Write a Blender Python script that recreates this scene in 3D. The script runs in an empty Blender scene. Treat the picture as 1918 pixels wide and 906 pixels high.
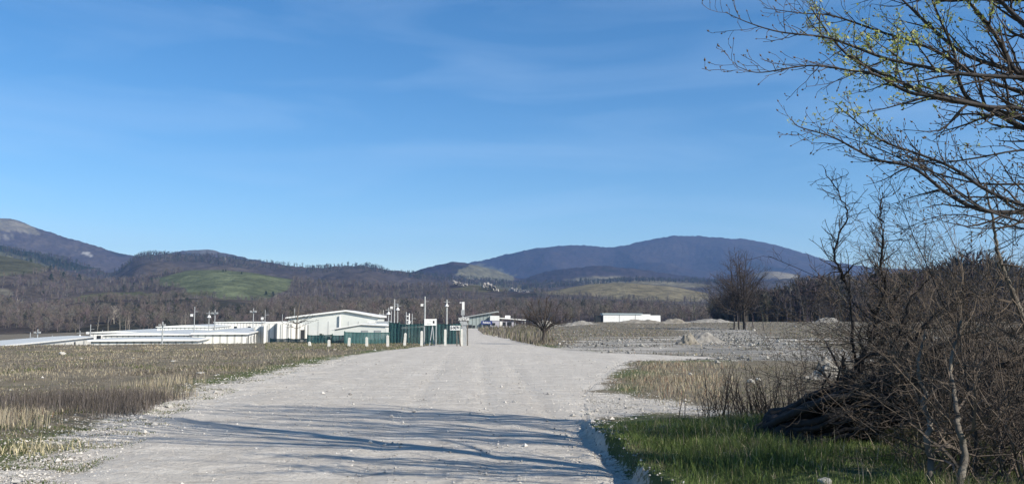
import bpy, math, random
import numpy as np
from mathutils import Vector, Matrix, Euler

R = math.radians
scene = bpy.context.scene
COL = scene.collection
rng = np.random.default_rng(7)
random.seed(7)

# ------------------------------------------------------------------ camera, sky, sun, exposure
F_PX, CX, CY, CAM_H, HORIZON = 1598.0, 959.0, 453.0, 1.7, 600.0
PITCH = math.atan((HORIZON - CY) / F_PX)
cam_data = bpy.data.cameras.new('camera')
cam_data.sensor_width = 36.0
cam_data.lens = F_PX / 1918.0 * 36.0
cam_data.clip_start = 0.1
cam_data.clip_end = 30000.0
cam = bpy.data.objects.new('camera', cam_data)
COL.objects.link(cam)
cam.location = (0, 0, CAM_H)
cam.rotation_euler = (R(90) + PITCH, 0, 0)
scene.camera = cam

SUN_EL, SUN_AZ = R(31), math.atan2(0.82, -0.57)     # azimuth clockwise from +Y: to the right and a little behind
world = bpy.data.worlds.new('World')
scene.world = world
world.use_nodes = True
wn = world.node_tree
for n in list(wn.nodes):
    wn.nodes.remove(n)
w_out = wn.nodes.new('ShaderNodeOutputWorld')
w_bg = wn.nodes.new('ShaderNodeBackground')
w_sky = wn.nodes.new('ShaderNodeTexSky')
w_sky.sky_type = 'NISHITA'
w_sky.sun_disc = False
w_sky.sun_elevation = SUN_EL
w_sky.sun_rotation = SUN_AZ
w_sky.altitude = 500
w_sky.air_density = 1.0
w_sky.dust_density = 0.15
w_sky.ozone_density = 3.0
w_bg.inputs["Strength"].default_value = 0.095
# thin high cirrus veils in the sky itself
tc = wn.nodes.new('ShaderNodeTexCoord')
mp = wn.nodes.new('ShaderNodeMapping')
mp.inputs['Scale'].default_value = (1.4, 1.0, 8.0)
mp.inputs['Location'].default_value = (0.0, 0.0, 2.3)
mp.inputs['Rotation'].default_value = (0.0, R(-9), 0.3)
nz = wn.nodes.new('ShaderNodeTexNoise')
nz.inputs['Scale'].default_value = 2.2
nz.inputs['Detail'].default_value = 7.0
nz.inputs['Roughness'].default_value = 0.5
nz.inputs['Distortion'].default_value = 0.7
rp = wn.nodes.new('ShaderNodeValToRGB')
rp.color_ramp.elements[0].position = 0.44
rp.color_ramp.elements[0].color = (0, 0, 0, 1)
rp.color_ramp.elements[1].position = 0.80
rp.color_ramp.elements[1].color = (0.17, 0.17, 0.17, 1)
mx = wn.nodes.new('ShaderNodeMix')
mx.data_type = 'RGBA'
mx.inputs['B'].default_value = (5.2, 6.6, 8.4, 1)
wn.links.new(tc.outputs['Generated'], mp.inputs['Vector'])
wn.links.new(mp.outputs['Vector'], nz.inputs['Vector'])
wn.links.new(nz.outputs['Fac'], rp.inputs['Fac'])
wn.links.new(rp.outputs['Color'], mx.inputs['Factor'])
w_hs = wn.nodes.new('ShaderNodeHueSaturation')
w_hs.inputs['Saturation'].default_value = 1.28
wn.links.new(w_sky.outputs['Color'], w_hs.inputs['Color'])
wn.links.new(w_hs.outputs['Color'], mx.inputs['A'])
wn.links.new(mx.outputs['Result'], w_bg.inputs['Color'])
wn.links.new(w_bg.outputs['Background'], w_out.inputs['Surface'])

sun_data = bpy.data.lights.new('sun', 'SUN')
sun_data.energy = 4.9
sun_data.angle = R(0.5)
sun_data.color = (1.0, 0.925, 0.81)
sun = bpy.data.objects.new('sun', sun_data)
COL.objects.link(sun)
to_sun = Vector((math.sin(SUN_AZ) * math.cos(SUN_EL), math.cos(SUN_AZ) * math.cos(SUN_EL), math.sin(SUN_EL)))
sun.rotation_euler = (-to_sun).to_track_quat('-Z', 'Y').to_euler()
sun.location = (60, -40, 80)

scene.view_settings.view_transform = 'Standard'
scene.view_settings.look = 'None'
scene.view_settings.gamma = 1.0
scene.view_settings.use_curve_mapping = False
scene.view_settings.exposure = 0.60
scene.render.engine = 'CYCLES'
scene.cycles.max_bounces = 6
scene.cycles.diffuse_bounces = 3
scene.cycles.transparent_max_bounces = 16
scene.cycles.volume_bounces = 1

# ------------------------------------------------------------------ pixel <-> world helpers (for laying the place out)
S_, C_ = math.sin(PITCH), math.cos(PITCH)

def tv(v):                      # slope z/Y of the ray through image row v
    q = (CY - np.asarray(v, float)) / F_PX
    return (q * C_ + S_) / (C_ - q * S_)

def au(u, v=600.0):             # x/Y of the ray through image column u
    return (np.asarray(u, float) - CX) / F_PX * (C_ + S_ * tv(v))

def P(u, v, Y):
    return Vector((float(au(u, v)) * Y, Y, CAM_H + float(tv(v)) * Y))

def project(x, y, z):
    t = (z - CAM_H) / y
    den = C_ + S_ * t
    return CX + F_PX * (x / y) / den, CY - F_PX * (C_ * t - S_) / den

# ------------------------------------------------------------------ numpy noise
def _h(ix, iy, seed):
    n = (ix.astype(np.int64) * 374761393 + iy.astype(np.int64) * 668265263 + seed * 1442695041) & 0xffffffff
    n = ((n ^ (n >> 13)) * 1274126177) & 0xffffffff
    n = n ^ (n >> 16)
    return (n & 0xffffff) / float(0xffffff)

def vnoise(x, y, seed=0):
    x = np.asarray(x, float); y = np.asarray(y, float)
    ix = np.floor(x); iy = np.floor(y)
    fx = x - ix; fy = y - iy
    fx = fx * fx * (3 - 2 * fx); fy = fy * fy * (3 - 2 * fy)
    a = _h(ix, iy, seed); b = _h(ix + 1, iy, seed); c = _h(ix, iy + 1, seed); d = _h(ix + 1, iy + 1, seed)
    return (a * (1 - fx) + b * fx) * (1 - fy) + (c * (1 - fx) + d * fx) * fy

def fbm(x, y, octv=4, seed=0, gain=0.5):
    s = 0.0; amp = 1.0; tot = 0.0
    for k in range(octv):
        s = s + amp * (vnoise(x * 2 ** k + 17.3 * k, y * 2 ** k - 9.1 * k, seed + k) - 0.5)
        tot += amp; amp *= gain
    return s / tot * 2          # about -1..1

def sstep(a, b, x):
    t = np.clip((np.asarray(x, float) - a) / (b - a), 0, 1)
    return t * t * (3 - 2 * t)

def poly_sd(px, py, poly):      # signed distance, negative inside
    px = np.asarray(px, float); py = np.asarray(py, float)
    d = np.full(px.shape, 1e18); inside = np.zeros(px.shape, bool)
    n = len(poly)
    for i in range(n):
        x0, y0 = poly[i]; x1, y1 = poly[(i + 1) % n]
        ex, ey = x1 - x0, y1 - y0
        wx, wy = px - x0, py - y0
        t = np.clip((wx * ex + wy * ey) / (ex * ex + ey * ey + 1e-12), 0, 1)
        d = np.minimum(d, (wx - t * ex) ** 2 + (wy - t * ey) ** 2)
        c = ((y0 > py) != (y1 > py)) & (px < (x1 - x0) * (py - y0) / ((y1 - y0) if y1 != y0 else 1e-12) + x0)
        inside ^= c
    d = np.sqrt(d)
    return np.where(inside, -d, d)

# ------------------------------------------------------------------ terrain height
A_K = [-1.4, -0.6, -0.37, -0.236, -0.15, -0.075, 0.0, 3.0]
DROP = [-5.5, -4.6, -2.4, -2.1, -1.5, 0.0, 0.0, 0.0]
BROW = [54, 57, 61, 66, 74, 84, 90, 90]

def zfar(a):
    return np.interp(a, A_K, DROP) + 1.35 * sstep(0.02, 0.12, a)

def z_near(x, y):
    x = np.asarray(x, float); y = np.asarray(y, float)
    Y = np.maximum(y, 1.0)
    a = x / Y
    b0 = np.interp(a, A_K, BROW)
    z = np.interp(a, A_K, DROP) * sstep(b0, b0 + 32, Y)
    z = z + 1.35 * sstep(0.02, 0.12, a) * sstep(105, 235, Y)
    z = z + 0.05 * fbm(x / 6, y / 6, 3, 5) * sstep(9, 30, Y) * (1 - 0.7 * sstep(60, 100, Y))
    # low grassy bank right of the road, with a small berm along the road edge
    xe = 1.30 - 0.055 * (y - 9.5) + 0.05 * np.sin(y * 1.9) + 0.03 * np.sin(y * 4.7)      # foot of the berm
    on = (0.55 + 0.45 * sstep(14.2, 11.0, y)) * sstep(15.0, 13.8, y) * sstep(3, 6, y)
    dx = x - xe
    z = z + on * (0.19 * sstep(0.0, 0.12, dx) - 0.09 * sstep(0.2, 0.7, dx) + 0.14 * sstep(0.5, 1.6, dx) * (1 + 0.4 * fbm(x / 0.8, y / 0.8, 3, 9)))
    z = z - 0.03 * on * np.exp(-((dx + 0.14) / 0.10) ** 2)
    # hummocky verge at left
    z = z + 0.10 * sstep(-3.0, -6.5, x + 0.0 * y) * fbm(x / 1.3, y / 1.3, 3, 31) * sstep(45, 20, Y)
    return z

# far ridges: distance, start of slope, image profile of the crest (u, v)
LAYERS = [
    (760, 400, [(-900, 520), (-200, 545), (0, 568), (60, 580), (130, 568), (200, 559), (300, 562), (385, 558), (540, 566), (640, 566), (760, 572), (850, 574), (950, 574), (1100, 572), (1250, 582), (1330, 588), (1500, 585), (2000, 580), (2800, 560)]),
    (1300, 780, [(-900, 440), (-200, 462), (0, 478), (60, 490), (100, 503), (150, 522), (220, 524), (290, 514), (350, 506), (410, 505), (470, 510), (540, 522), (600, 529), (700, 533), (800, 535), (850, 533), (900, 537), (960, 548), (1030, 545), (1100, 532), (1170, 529), (1260, 536), (1320, 548), (1400, 556), (1500, 560), (2000, 560), (2800, 540)]),
    (2200, 1400, [(-900, 420), (-200, 448), (0, 461), (100, 480), (170, 500), (210, 515), (238, 492), (262, 477), (330, 476), (400, 480), (450, 485), (500, 492), (560, 500), (600, 502), (650, 496), (700, 501), (760, 510), (860, 522), (1000, 530), (1200, 526), (1400, 530), (1500, 520), (1700, 512), (2000, 505), (2800, 480)]),
    (3100, 2300, [(-900, 520), (700, 530), (760, 514), (800, 500), (850, 490), (880, 493), (930, 506), (975, 524), (1010, 512), (1060, 502), (1120, 497), (1200, 504), (1290, 518), (1350, 524), (1400, 516), (1440, 506), (1500, 516), (1600, 515), (2000, 510), (2800, 500)]),
    (3900, 2700, [(-900, 405), (-300, 392), (-60, 400), (0, 408), (25, 410), (60, 424), (130, 447), (180, 460), (230, 476), (280, 482), (320, 473), (355, 467), (385, 466), (410, 471), (450, 480), (520, 495), (600, 512), (700, 525), (1500, 530), (2000, 525), (2800, 520)]),
    (5200, 3600, [(-900, 480), (600, 530), (700, 520), (800, 512), (850, 500), (880, 493), (905, 488), (940, 478), (1000, 466), (1040, 461), (1070, 459), (1110, 461), (1140, 464), (1160, 462), (1200, 452), (1250, 442), (1275, 441), (1310, 442), (1340, 445), (1400, 448), (1440, 455), (1500, 472), (1560, 490), (1640, 502), (1760, 505), (2000, 500), (2400, 480), (2800, 480)]),
]

def layer_heights(a):
    out = []
    for D, S0, prof in LAYERS:
        us = np.array([p[0] for p in prof], float); vs = np.array([p[1] for p in prof], float)
        ts = tv(vs); aa = (us - CX) / F_PX * (C_ + S_ * ts)
        fine = np.linspace(aa[0], aa[-1], 1200)
        t = np.interp(fine, aa, ts)
        k = np.ones(9) / 9.0
        t = np.convolve(np.pad(t, 4, mode='edge'), k, mode='valid')
        out.append(CAM_H + np.interp(a, fine, t) * D)
    return out

def z_hill(x, y, want_layer=False):
    x = np.asarray(x, float); y = np.asarray(y, float)
    a = x / np.maximum(y, 1)
    zb = zfar(a)
    best = zb.copy(); idx = np.full(x.shape, -1)
    Hs = layer_heights(a)
    for i, (D, S0, prof) in enumerate(LAYERS):
        h = Hs[i] - zb
        t = np.clip((y - S0) / (D - S0), 0, 1)
        up = np.where(y <= D, t ** 1.15 * (1.6 - 0.6 * t) , np.maximum(0, 1 - ((y - D) / (D * 0.28)) ** 1.5))
        gul = fbm(x / (0.16 * D), y / (0.16 * D), 4, 40 + i)
        gul2 = -np.abs(fbm(x / (0.10 * D), y / (0.22 * D), 3, 60 + i))
        z = zb + h * up * (1 + (0.30 * gul + 0.28 * gul2) * 4 * t * (1 - t) * (y <= D))
        m = z > best
        best = np.where(m, z, best); idx = np.where(m, i, idx)
    best = best + 0.0035 * np.clip(y - 1500, 0, 3000) * fbm(x / 55, y / 55, 3, 90) * 0.5
    if want_layer:
        return best, idx
    return best

def Z(x, y):
    x = np.asarray(x, float); y = np.asarray(y, float)
    n = z_near(x, y)
    far = y > 390
    if np.any(far):
        n = np.where(far, z_hill(x, np.maximum(y, 2)), n)
    return n

def Zs(x, y):
    return float(Z(np.array([x]), np.array([y]))[0])

def hit(u, v):                  # where the ray through pixel (u,v) meets the ground
    a = float(au(u, v)); t = float(tv(v))
    Y = np.geomspace(2, 390, 6000)
    zz = z_near(a * Y, Y)
    m = np.nonzero(CAM_H + t * Y <= zz)[0]
    Yh = float(Y[m[0]]) if len(m) else 390.0
    return (a * Yh, Yh, float(zz[m[0]]) if len(m) else float(zz[-1]))

def gpoly(pts):
    return [hit(u, v)[:2] for u, v in pts]

# ------------------------------------------------------------------ materials
def new_mat(name):
    m = bpy.data.materials.new(name)
    m.use_nodes = True
    nt = m.node_tree
    for n in list(nt.nodes):
        nt.nodes.remove(n)
    out = nt.nodes.new('ShaderNodeOutputMaterial')
    b = nt.nodes.new('ShaderNodeBsdfPrincipled')
    nt.links.new(b.outputs[0], out.inputs[0])
    return m, nt, b, out

def noise_node(nt, scale, detail=4, rough=0.55, vec=None, dist=0.0):
    n = nt.nodes.new('ShaderNodeTexNoise')
    n.inputs['Scale'].default_value = scale
    n.inputs['Detail'].default_value = detail
    n.inputs['Roughness'].default_value = rough
    n.inputs['Distortion'].default_value = dist
    if vec is not None:
        nt.links.new(vec, n.inputs['Vector'])
    return n

def ramp(nt, fac, p0, p1, c0=(0, 0, 0, 1), c1=(1, 1, 1, 1)):
    r = nt.nodes.new('ShaderNodeValToRGB')
    r.color_ramp.elements[0].position = p0
    r.color_ramp.elements[1].position = p1
    r.color_ramp.elements[0].color = c0
    r.color_ramp.elements[1].color = c1
    nt.links.new(fac, r.inputs['Fac'])
    return r.outputs['Color']

def mix(nt, fac, a, b, blend='MIX'):
    m = nt.nodes.new('ShaderNodeMix')
    m.data_type = 'RGBA'; m.blend_type = blend
    for key, val in (('Factor', fac), ('A', a), ('B', b)):
        if hasattr(val, 'links') or isinstance(val, bpy.types.NodeSocket):
            nt.links.new(val, m.inputs[key])
        elif key == 'Factor':
            m.inputs[key].default_value = val
        else:
            m.inputs[key].default_value = (*val, 1)
    return m.outputs['Result']

def mth(nt, op, a, b=None):
    m = nt.nodes.new('ShaderNodeMath'); m.operation = op
    for i, val in enumerate((a, b)):
        if val is None: continue
        if isinstance(val, bpy.types.NodeSocket): nt.links.new(val, m.inputs[i])
        else: m.inputs[i].default_value = val
    return m.outputs[0]

def bump(nt, b, height, strength=0.3, distance=0.05):
    n = nt.nodes.new('ShaderNodeBump')
    n.inputs['Strength'].default_value = strength
    n.inputs['Distance'].default_value = distance
    nt.links.new(height, n.inputs['Height'])
    nt.links.new(n.outputs[0], b.inputs['Normal'])

def objvec(nt):
    return nt.nodes.new('ShaderNodeTexCoord').outputs['Object']

def simple(name, c, c2=None, scale=4.0, rough=0.8, bs=0.2, bd=0.02, metallic=0.0, bscale=None):
    m, nt, b, out = new_mat(name)
    v = objvec(nt)
    c2 = c2 or tuple(x * 0.7 for x in c)
    n = noise_node(nt, scale, 6, 0.6, v)
    nt.links.new(mix(nt, ramp(nt, n.outputs['Fac'], 0.3, 0.7), c, c2), b.inputs['Base Color'])
    b.inputs['Roughness'].default_value = rough
    b.inputs['Metallic'].default_value = metallic
    b.inputs['Specular IOR Level'].default_value = 0.25
    n2 = noise_node(nt, bscale or scale * 6, 5, 0.6, v)
    bump(nt, b, n2.outputs['Fac'], bs, bd)
    return m

def attr_mat(name, attr='Col', rough=0.85, translucent=0.0):
    m, nt, b, out = new_mat(name)
    at = nt.nodes.new('ShaderNodeAttribute'); at.attribute_name = attr
    nt.links.new(at.outputs['Color'], b.inputs['Base Color'])
    b.inputs['Roughness'].default_value = rough
    b.inputs['Specular IOR Level'].default_value = 0.15
    if translucent:
        t = nt.nodes.new('ShaderNodeBsdfTranslucent')
        nt.links.new(at.outputs['Color'], t.inputs['Color'])
        ms = nt.nodes.new('ShaderNodeMixShader'); ms.inputs[0].default_value = translucent
        nt.links.new(b.outputs[0], ms.inputs[1]); nt.links.new(t.outputs[0], ms.inputs[2])
        nt.links.new(ms.outputs[0], out.inputs[0])
    return m

def corrugated(name, c, c2, pitch=0.25, axis='X', rough=0.5):
    m, nt, b, out = new_mat(name)
    v = objvec(nt)
    w = nt.nodes.new('ShaderNodeTexWave'); w.wave_type = 'BANDS'; w.bands_direction = axis
    w.inputs['Scale'].default_value = 0.314 / pitch
    nt.links.new(v, w.inputs['Vector'])
    n = noise_node(nt, 0.9, 6, 0.65, v)
    base = mix(nt, ramp(nt, n.outputs['Fac'], 0.35, 0.75), c, c2)
    base = mix(nt, mth(nt, 'MULTIPLY', ramp(nt, w.outputs['Fac'], 0.72, 0.98), 0.8), base, tuple(x * 0.42 for x in c))
    nt.links.new(base, b.inputs['Base Color'])
    b.inputs['Roughness'].default_value = rough
    bump(nt, b, w.outputs['Fac'], 0.5, 0.04)
    return m

# ground shader, shared by the ground sheet and the road sheet
def ground_mat(name, extra_road=False):
    m, nt, b, out = new_mat(name)
    geo = nt.nodes.new('ShaderNodeNewGeometry').outputs['Position']
    at = nt.nodes.new('ShaderNodeAttribute'); at.attribute_name = 'gnd'
    sep = nt.nodes.new('ShaderNodeSeparateColor'); nt.links.new(at.outputs['Color'], sep.inputs[0])
    g, green, dark = sep.outputs[0], sep.outputs[1], sep.outputs[2]
    n_big = noise_node(nt, 0.22, 5, 0.6, geo)
    n_mid = noise_node(nt, 1.6, 6, 0.6, geo)
    n_fine = noise_node(nt, 14, 6, 0.65, geo)
    n_grit = noise_node(nt, 55, 4, 0.7, geo)
    mpn = nt.nodes.new('ShaderNodeMapping')
    mpn.inputs['Rotation'].default_value = (0, 0, R(-6))
    mpn.inputs['Scale'].default_value = (1.6, 0.10, 1)
    nt.links.new(geo, mpn.inputs['Vector'])
    n_track = noise_node(nt, 1.0, 4, 0.6, mpn.outputs['Vector'], 0.4)
    # gravel
    gc = mix(nt, ramp(nt, n_fine.outputs['Fac'], 0.30, 0.70), (0.36, 0.325, 0.275), (0.54, 0.495, 0.43))
    gc = mix(nt, mth(nt, 'MULTIPLY', ramp(nt, n_track.outputs['Fac'], 0.40, 0.62), 0.6), gc, (0.60, 0.555, 0.485))
    gc = mix(nt, mth(nt, 'MULTIPLY', ramp(nt, n_big.outputs['Fac'], 0.50, 0.75), 0.30), gc, (0.46, 0.42, 0.37))
    n_pat = noise_node(nt, 3.4, 5, 0.7, geo, 0.6)
    gc = mix(nt, mth(nt, 'MULTIPLY', ramp(nt, n_pat.outputs['Fac'], 0.52, 0.66), 0.55), gc, (0.29, 0.26, 0.225))
    gc = mix(nt, mth(nt, 'MULTIPLY', ramp(nt, n_pat.outputs['Fac'], 0.46, 0.32), 0.5), gc, (0.64, 0.60, 0.53))
    gc = mix(nt, mth(nt, 'MULTIPLY', ramp(nt, n_grit.outputs['Fac'], 0.52, 0.68), 0.40), gc, (0.22, 0.21, 0.195))
    mpr = nt.nodes.new('ShaderNodeMapping')
    mpr.inputs['Rotation'].default_value = (0, 0, R(12)); mpr.inputs['Scale'].default_value = (0.8, 2.2, 1)
    nt.links.new(geo, mpr.inputs['Vector'])
    n_rip = noise_node(nt, 0.9, 5, 0.6, mpr.outputs['Vector'], 0.8)
    gc = mix(nt, mth(nt, 'MULTIPLY', ramp(nt, n_rip.outputs['Fac'], 0.52, 0.66), 0.65), gc, (0.66, 0.625, 0.56))
    gc = mix(nt, mth(nt, 'MULTIPLY', ramp(nt, n_rip.outputs['Fac'], 0.46, 0.33), 0.40), gc, (0.34, 0.31, 0.27))
    # soil with dry thatch and green
    sc = mix(nt, ramp(nt, n_mid.outputs['Fac'], 0.3, 0.7), (0.25, 0.22, 0.16), (0.12, 0.105, 0.075))
    sc = mix(nt, mth(nt, 'MULTIPLY', ramp(nt, n_big.outputs['Fac'], 0.35, 0.65), 0.5), sc, (0.17, 0.135, 0.10))
    gr = mix(nt, ramp(nt, n_fine.outputs['Fac'], 0.3, 0.7), (0.07, 0.095, 0.035), (0.12, 0.14, 0.06))
    gm = mth(nt, 'ADD', green, mth(nt, 'MULTIPLY', mth(nt, 'SUBTRACT', n_mid.outputs['Fac'], 0.5), 0.9))
    sc = mix(nt, ramp(nt, gm, 0.42, 0.70), sc, gr)
    sc = mix(nt, mth(nt, 'MULTIPLY', ramp(nt, n_grit.outputs['Fac'], 0.45, 0.7), 0.5), sc, (0.06, 0.052, 0.04))
    # how gravelly
    gg = mth(nt, 'ADD', g, mth(nt, 'MULTIPLY', mth(nt, 'SUBTRACT', n_mid.outputs['Fac'], 0.5), 1.1))
    gg = mth(nt, 'ADD', gg, mth(nt, 'MULTIPLY', mth(nt, 'SUBTRACT', n_fine.outputs['Fac'], 0.5), 0.7))
    fac = ramp(nt, gg, 0.46, 0.60)
    col = mix(nt, fac, sc, gc)
    col = mix(nt, dark, col, (0.19, 0.185, 0.17))
    nt.links.new(col, b.inputs['Base Color'])
    b.inputs['Roughness'].default_value = 0.95
    b.inputs['Specular IOR Level'].default_value = 0.1
    hh = mth(nt, 'ADD', mth(nt, 'MULTIPLY', n_fine.outputs['Fac'], 0.7), mth(nt, 'MULTIPLY', n_grit.outputs['Fac'], 0.3))
    hh = mth(nt, 'ADD', hh, mth(nt, 'ADD', mth(nt, 'MULTIPLY', n_pat.outputs['Fac'], 0.8), mth(nt, 'MULTIPLY', n_rip.outputs['Fac'], 1.2)))
    bump(nt, b, hh, 0.9, 0.05)
    return m

# ------------------------------------------------------------------ object helpers
def tag(o, label=None, cat=None, group=None, kind=None):
    if label: o['label'] = label
    if cat: o['category'] = cat
    if group: o['group'] = group
    if kind: o['kind'] = kind
    return o

def link(name, me, mat, parent=None):
    if mat is not None and not me.materials:
        me.materials.append(mat)
    o = bpy.data.objects.new(name, me)
    COL.objects.link(o)
    if parent is not None: o.parent = parent
    return o

def np_mesh(name, V, faces, attrs=None, smooth=False):
    """V (n,3); faces: list of integer arrays (m,k); attrs {name: (n,3|4)}"""
    me = bpy.data.meshes.new(name)
    V = np.ascontiguousarray(V, dtype=np.float32)
    me.vertices.add(len(V)); me.vertices.foreach_set('co', V.ravel())
    loops = np.concatenate([f.ravel() for f in faces]).astype(np.int32)
    sizes = np.concatenate([np.full(len(f), f.shape[1], np.int32) for f in faces])
    starts = np.concatenate([[0], np.cumsum(sizes)[:-1]]).astype(np.int32)
    me.loops.add(len(loops)); me.loops.foreach_set('vertex_index', loops)
    me.polygons.add(len(sizes)); me.polygons.foreach_set('loop_start', starts)
    try: me.polygons.foreach_set('loop_total', sizes)
    except Exception: pass
    me.polygons.foreach_set('use_smooth', np.full(len(sizes), smooth, bool))
    for k, c in (attrs or {}).items():
        c = np.asarray(c, np.float32)
        if c.shape[1] == 3: c = np.concatenate([c, np.ones((len(c), 1), np.float32)], 1)
        at = me.attributes.new(k, 'FLOAT_COLOR', 'POINT')
        at.data.foreach_set('color', c.ravel())
    me.update(calc_edges=True)
    me.validate()
    return me

def grid_faces(nr, nc, keep=None):
    i = np.arange(nr - 1)[:, None] * nc + np.arange(nc - 1)[None, :]
    f = np.stack([i, i + 1, i + nc + 1, i + nc], -1).reshape(-1, 4)
    return f if keep is None else f[keep.ravel()]

def empty(name, loc=(0, 0, 0), rz=0.0):
    o = bpy.data.objects.new(name, None)
    o.empty_display_size = 0.3
    COL.objects.link(o); o.location = loc; o.rotation_euler = (0, 0, rz)
    return o

class MB:
    """collects boxes, bars, prisms for one mesh"""
    def __init__(s): s.v = []; s.f = []
    def add(s, vs, fs):
        n = len(s.v); s.v += [tuple(p) for p in vs]; s.f += [tuple(i + n for i in f) for f in fs]; return s
    def box(s, x0, x1, y0, y1, z0, z1):
        return s.add([(x0, y0, z0), (x1, y0, z0), (x1, y1, z0), (x0, y1, z0), (x0, y0, z1), (x1, y0, z1), (x1, y1, z1), (x0, y1, z1)],
                     [(0, 3, 2, 1), (4, 5, 6, 7), (0, 1, 5, 4), (1, 2, 6, 5), (2, 3, 7, 6), (3, 0, 4, 7)])
    def prism(s, poly, y0, y1):         # polygon in xz, extruded along y
        n = len(poly)
        vs = [(x, y0, z) for x, z in poly] + [(x, y1, z) for x, z in poly]
        fs = [tuple(range(n)), tuple(range(2 * n - 1, n - 1, -1))]
        fs += [(i, i + n, (i + 1) % n + n, (i + 1) % n) for i in range(n)]
        return s.add(vs, fs)
    def bar(s, p0, p1, r0, r1=None, n=8):
        r1 = r0 if r1 is None else r1
        p0 = Vector(p0); p1 = Vector(p1); d = (p1 - p0).normalized()
        a = d.cross(Vector((0.3, 0.9, 0.1)) if abs(d.z) > 0.8 else Vector((0, 0, 1))).normalized(); b = d.cross(a)
        vs = [p + (a * math.cos(2 * math.pi * k / n) + b * math.sin(2 * math.pi * k / n)) * r for p, r in ((p0, r0), (p1, r1)) for k in range(n)]
        fs = [(k, (k + 1) % n, (k + 1) % n + n, k + n) for k in range(n)] + [tuple(range(n - 1, -1, -1)), tuple(range(n, 2 * n))]
        return s.add(vs, fs)
    def build(s, name, mat, parent=None, smooth=False):
        me = bpy.data.meshes.new(name); me.from_pydata(s.v, [], s.f); me.update()
        if smooth:
            for p in me.polygons: p.use_smooth = True
        return link(name, me, mat, parent)

def tubes(polys, sides=None):
    """polys: list of (pts (k,3), radii (k,)). Returns V, quads for all tubes, tapered to points at their ends."""
    groups = {}
    for pts, rad in polys:
        groups.setdefault((len(pts), 6 if rad[0] > 0.03 else (4 if rad[0] > 0.008 else 3)) if sides is None else (len(pts), sides), []).append((pts, rad))
    Vs, Fs, base = [], [], 0
    for (k, n), lst in groups.items():
        Pp = np.array([p for p, r in lst], float); Rr = np.array([r for p, r in lst], float)
        T = np.gradient(Pp, axis=1); T /= np.linalg.norm(T, axis=2, keepdims=True) + 1e-9
        ref = np.where(np.abs(T[:, :1, 2:3]) > 0.9, np.array([1.0, 0, 0]), np.array([0, 0, 1.0]))
        A = np.cross(T, np.broadcast_to(ref, T.shape)); A /= np.linalg.norm(A, axis=2, keepdims=True) + 1e-9
        B = np.cross(T, A)
        ang = np.arange(n) * 2 * math.pi / n
        V = Pp[:, :, None, :] + Rr[:, :, None, None] * (A[:, :, None, :] * np.cos(ang)[None, None, :, None] + B[:, :, None, :] * np.sin(ang)[None, None, :, None])
        m = len(lst)
        ids = base + np.arange(m * k * n).reshape(m, k, n)
        q = np.stack([ids[:, :-1, :], np.roll(ids, -1, 2)[:, :-1, :], np.roll(ids, -1, 2)[:, 1:, :], ids[:, 1:, :]], -1).reshape(-1, 4)
        Vs.append(V.reshape(-1, 3)); Fs.append(q); base += m * k * n
    return np.concatenate(Vs), np.concatenate(Fs)

def smooth_poly(ctrl, n):
    """Catmull-Rom through control points -> n points"""
    c = np.array([tuple(p) for p in ctrl], float)
    c = np.vstack([2 * c[0] - c[1], c, 2 * c[-1] - c[-2]])
    seg = len(c) - 3
    out = []
    for t in np.linspace(0, seg - 1e-6, n):
        i = int(t); f = t - i
        p0, p1, p2, p3 = c[i:i + 4]
        out.append(0.5 * ((2 * p1) + (-p0 + p2) * f + (2 * p0 - 5 * p1 + 4 * p2 - p3) * f * f + (-p0 + 3 * p1 - 3 * p2 + p3) * f ** 3))
    return np.array(out)

def unit(v):
    return v / (np.linalg.norm(v) + 1e-9)

def sprout(r, p, d, length, rad, n=5, curl=0.25, lift=0.15, tip=0.25):
    """one crooked branch as a polyline"""
    pts = [p.copy()]; d = unit(d); st = length / (n - 1)
    for i in range(n - 1):
        d = unit(d + r.normal(0, curl, 3) + np.array([0, 0, lift]))
        pts.append(pts[-1] + d * st)
    return np.array(pts), np.linspace(rad, rad * tip, n)

def side_shoots(r, pts, rad, spacing, length, angle=0.8, jitter=0.35, start=0.15, lift=0.15, n=5, rscale=0.55, plane=None, curl=0.22, grow_tip=0.4):
    """side branches along a polyline"""
    seg = np.linalg.norm(np.diff(pts, axis=0), axis=1); cum = np.concatenate([[0], np.cumsum(seg)]); L = cum[-1]
    out = []; s = L * start; side = 1 if r.random() < 0.5 else -1
    while s < L:
        i = min(len(seg) - 1, int(np.searchsorted(cum, s) - 1)); f = (s - cum[i]) / (seg[i] + 1e-9)
        p = pts[i] * (1 - f) + pts[i + 1] * f; t = unit(pts[i + 1] - pts[i]); rr = rad[i] * (1 - f) + rad[i + 1] * f
        ref = plane if plane is not None else unit(r.normal(0, 1, 3))
        sd = unit(np.cross(t, ref)) * side; side = -side
        sd = unit(sd + r.normal(0, 0.45, 3))
        a = angle + r.normal(0, jitter * 0.5)
        d = t * math.cos(a) + sd * math.sin(a)
        ln = length * (1 - (1 - grow_tip) * s / L) * r.uniform(0.55, 1.2)
        out.append(sprout(r, p, d, ln, min(rr * rscale * 1.3, rr * 0.9), n, curl, lift))
        s += spacing * r.uniform(0.6, 1.5)
    return out

def set_origin_and_tag(o):
    return o

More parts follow.
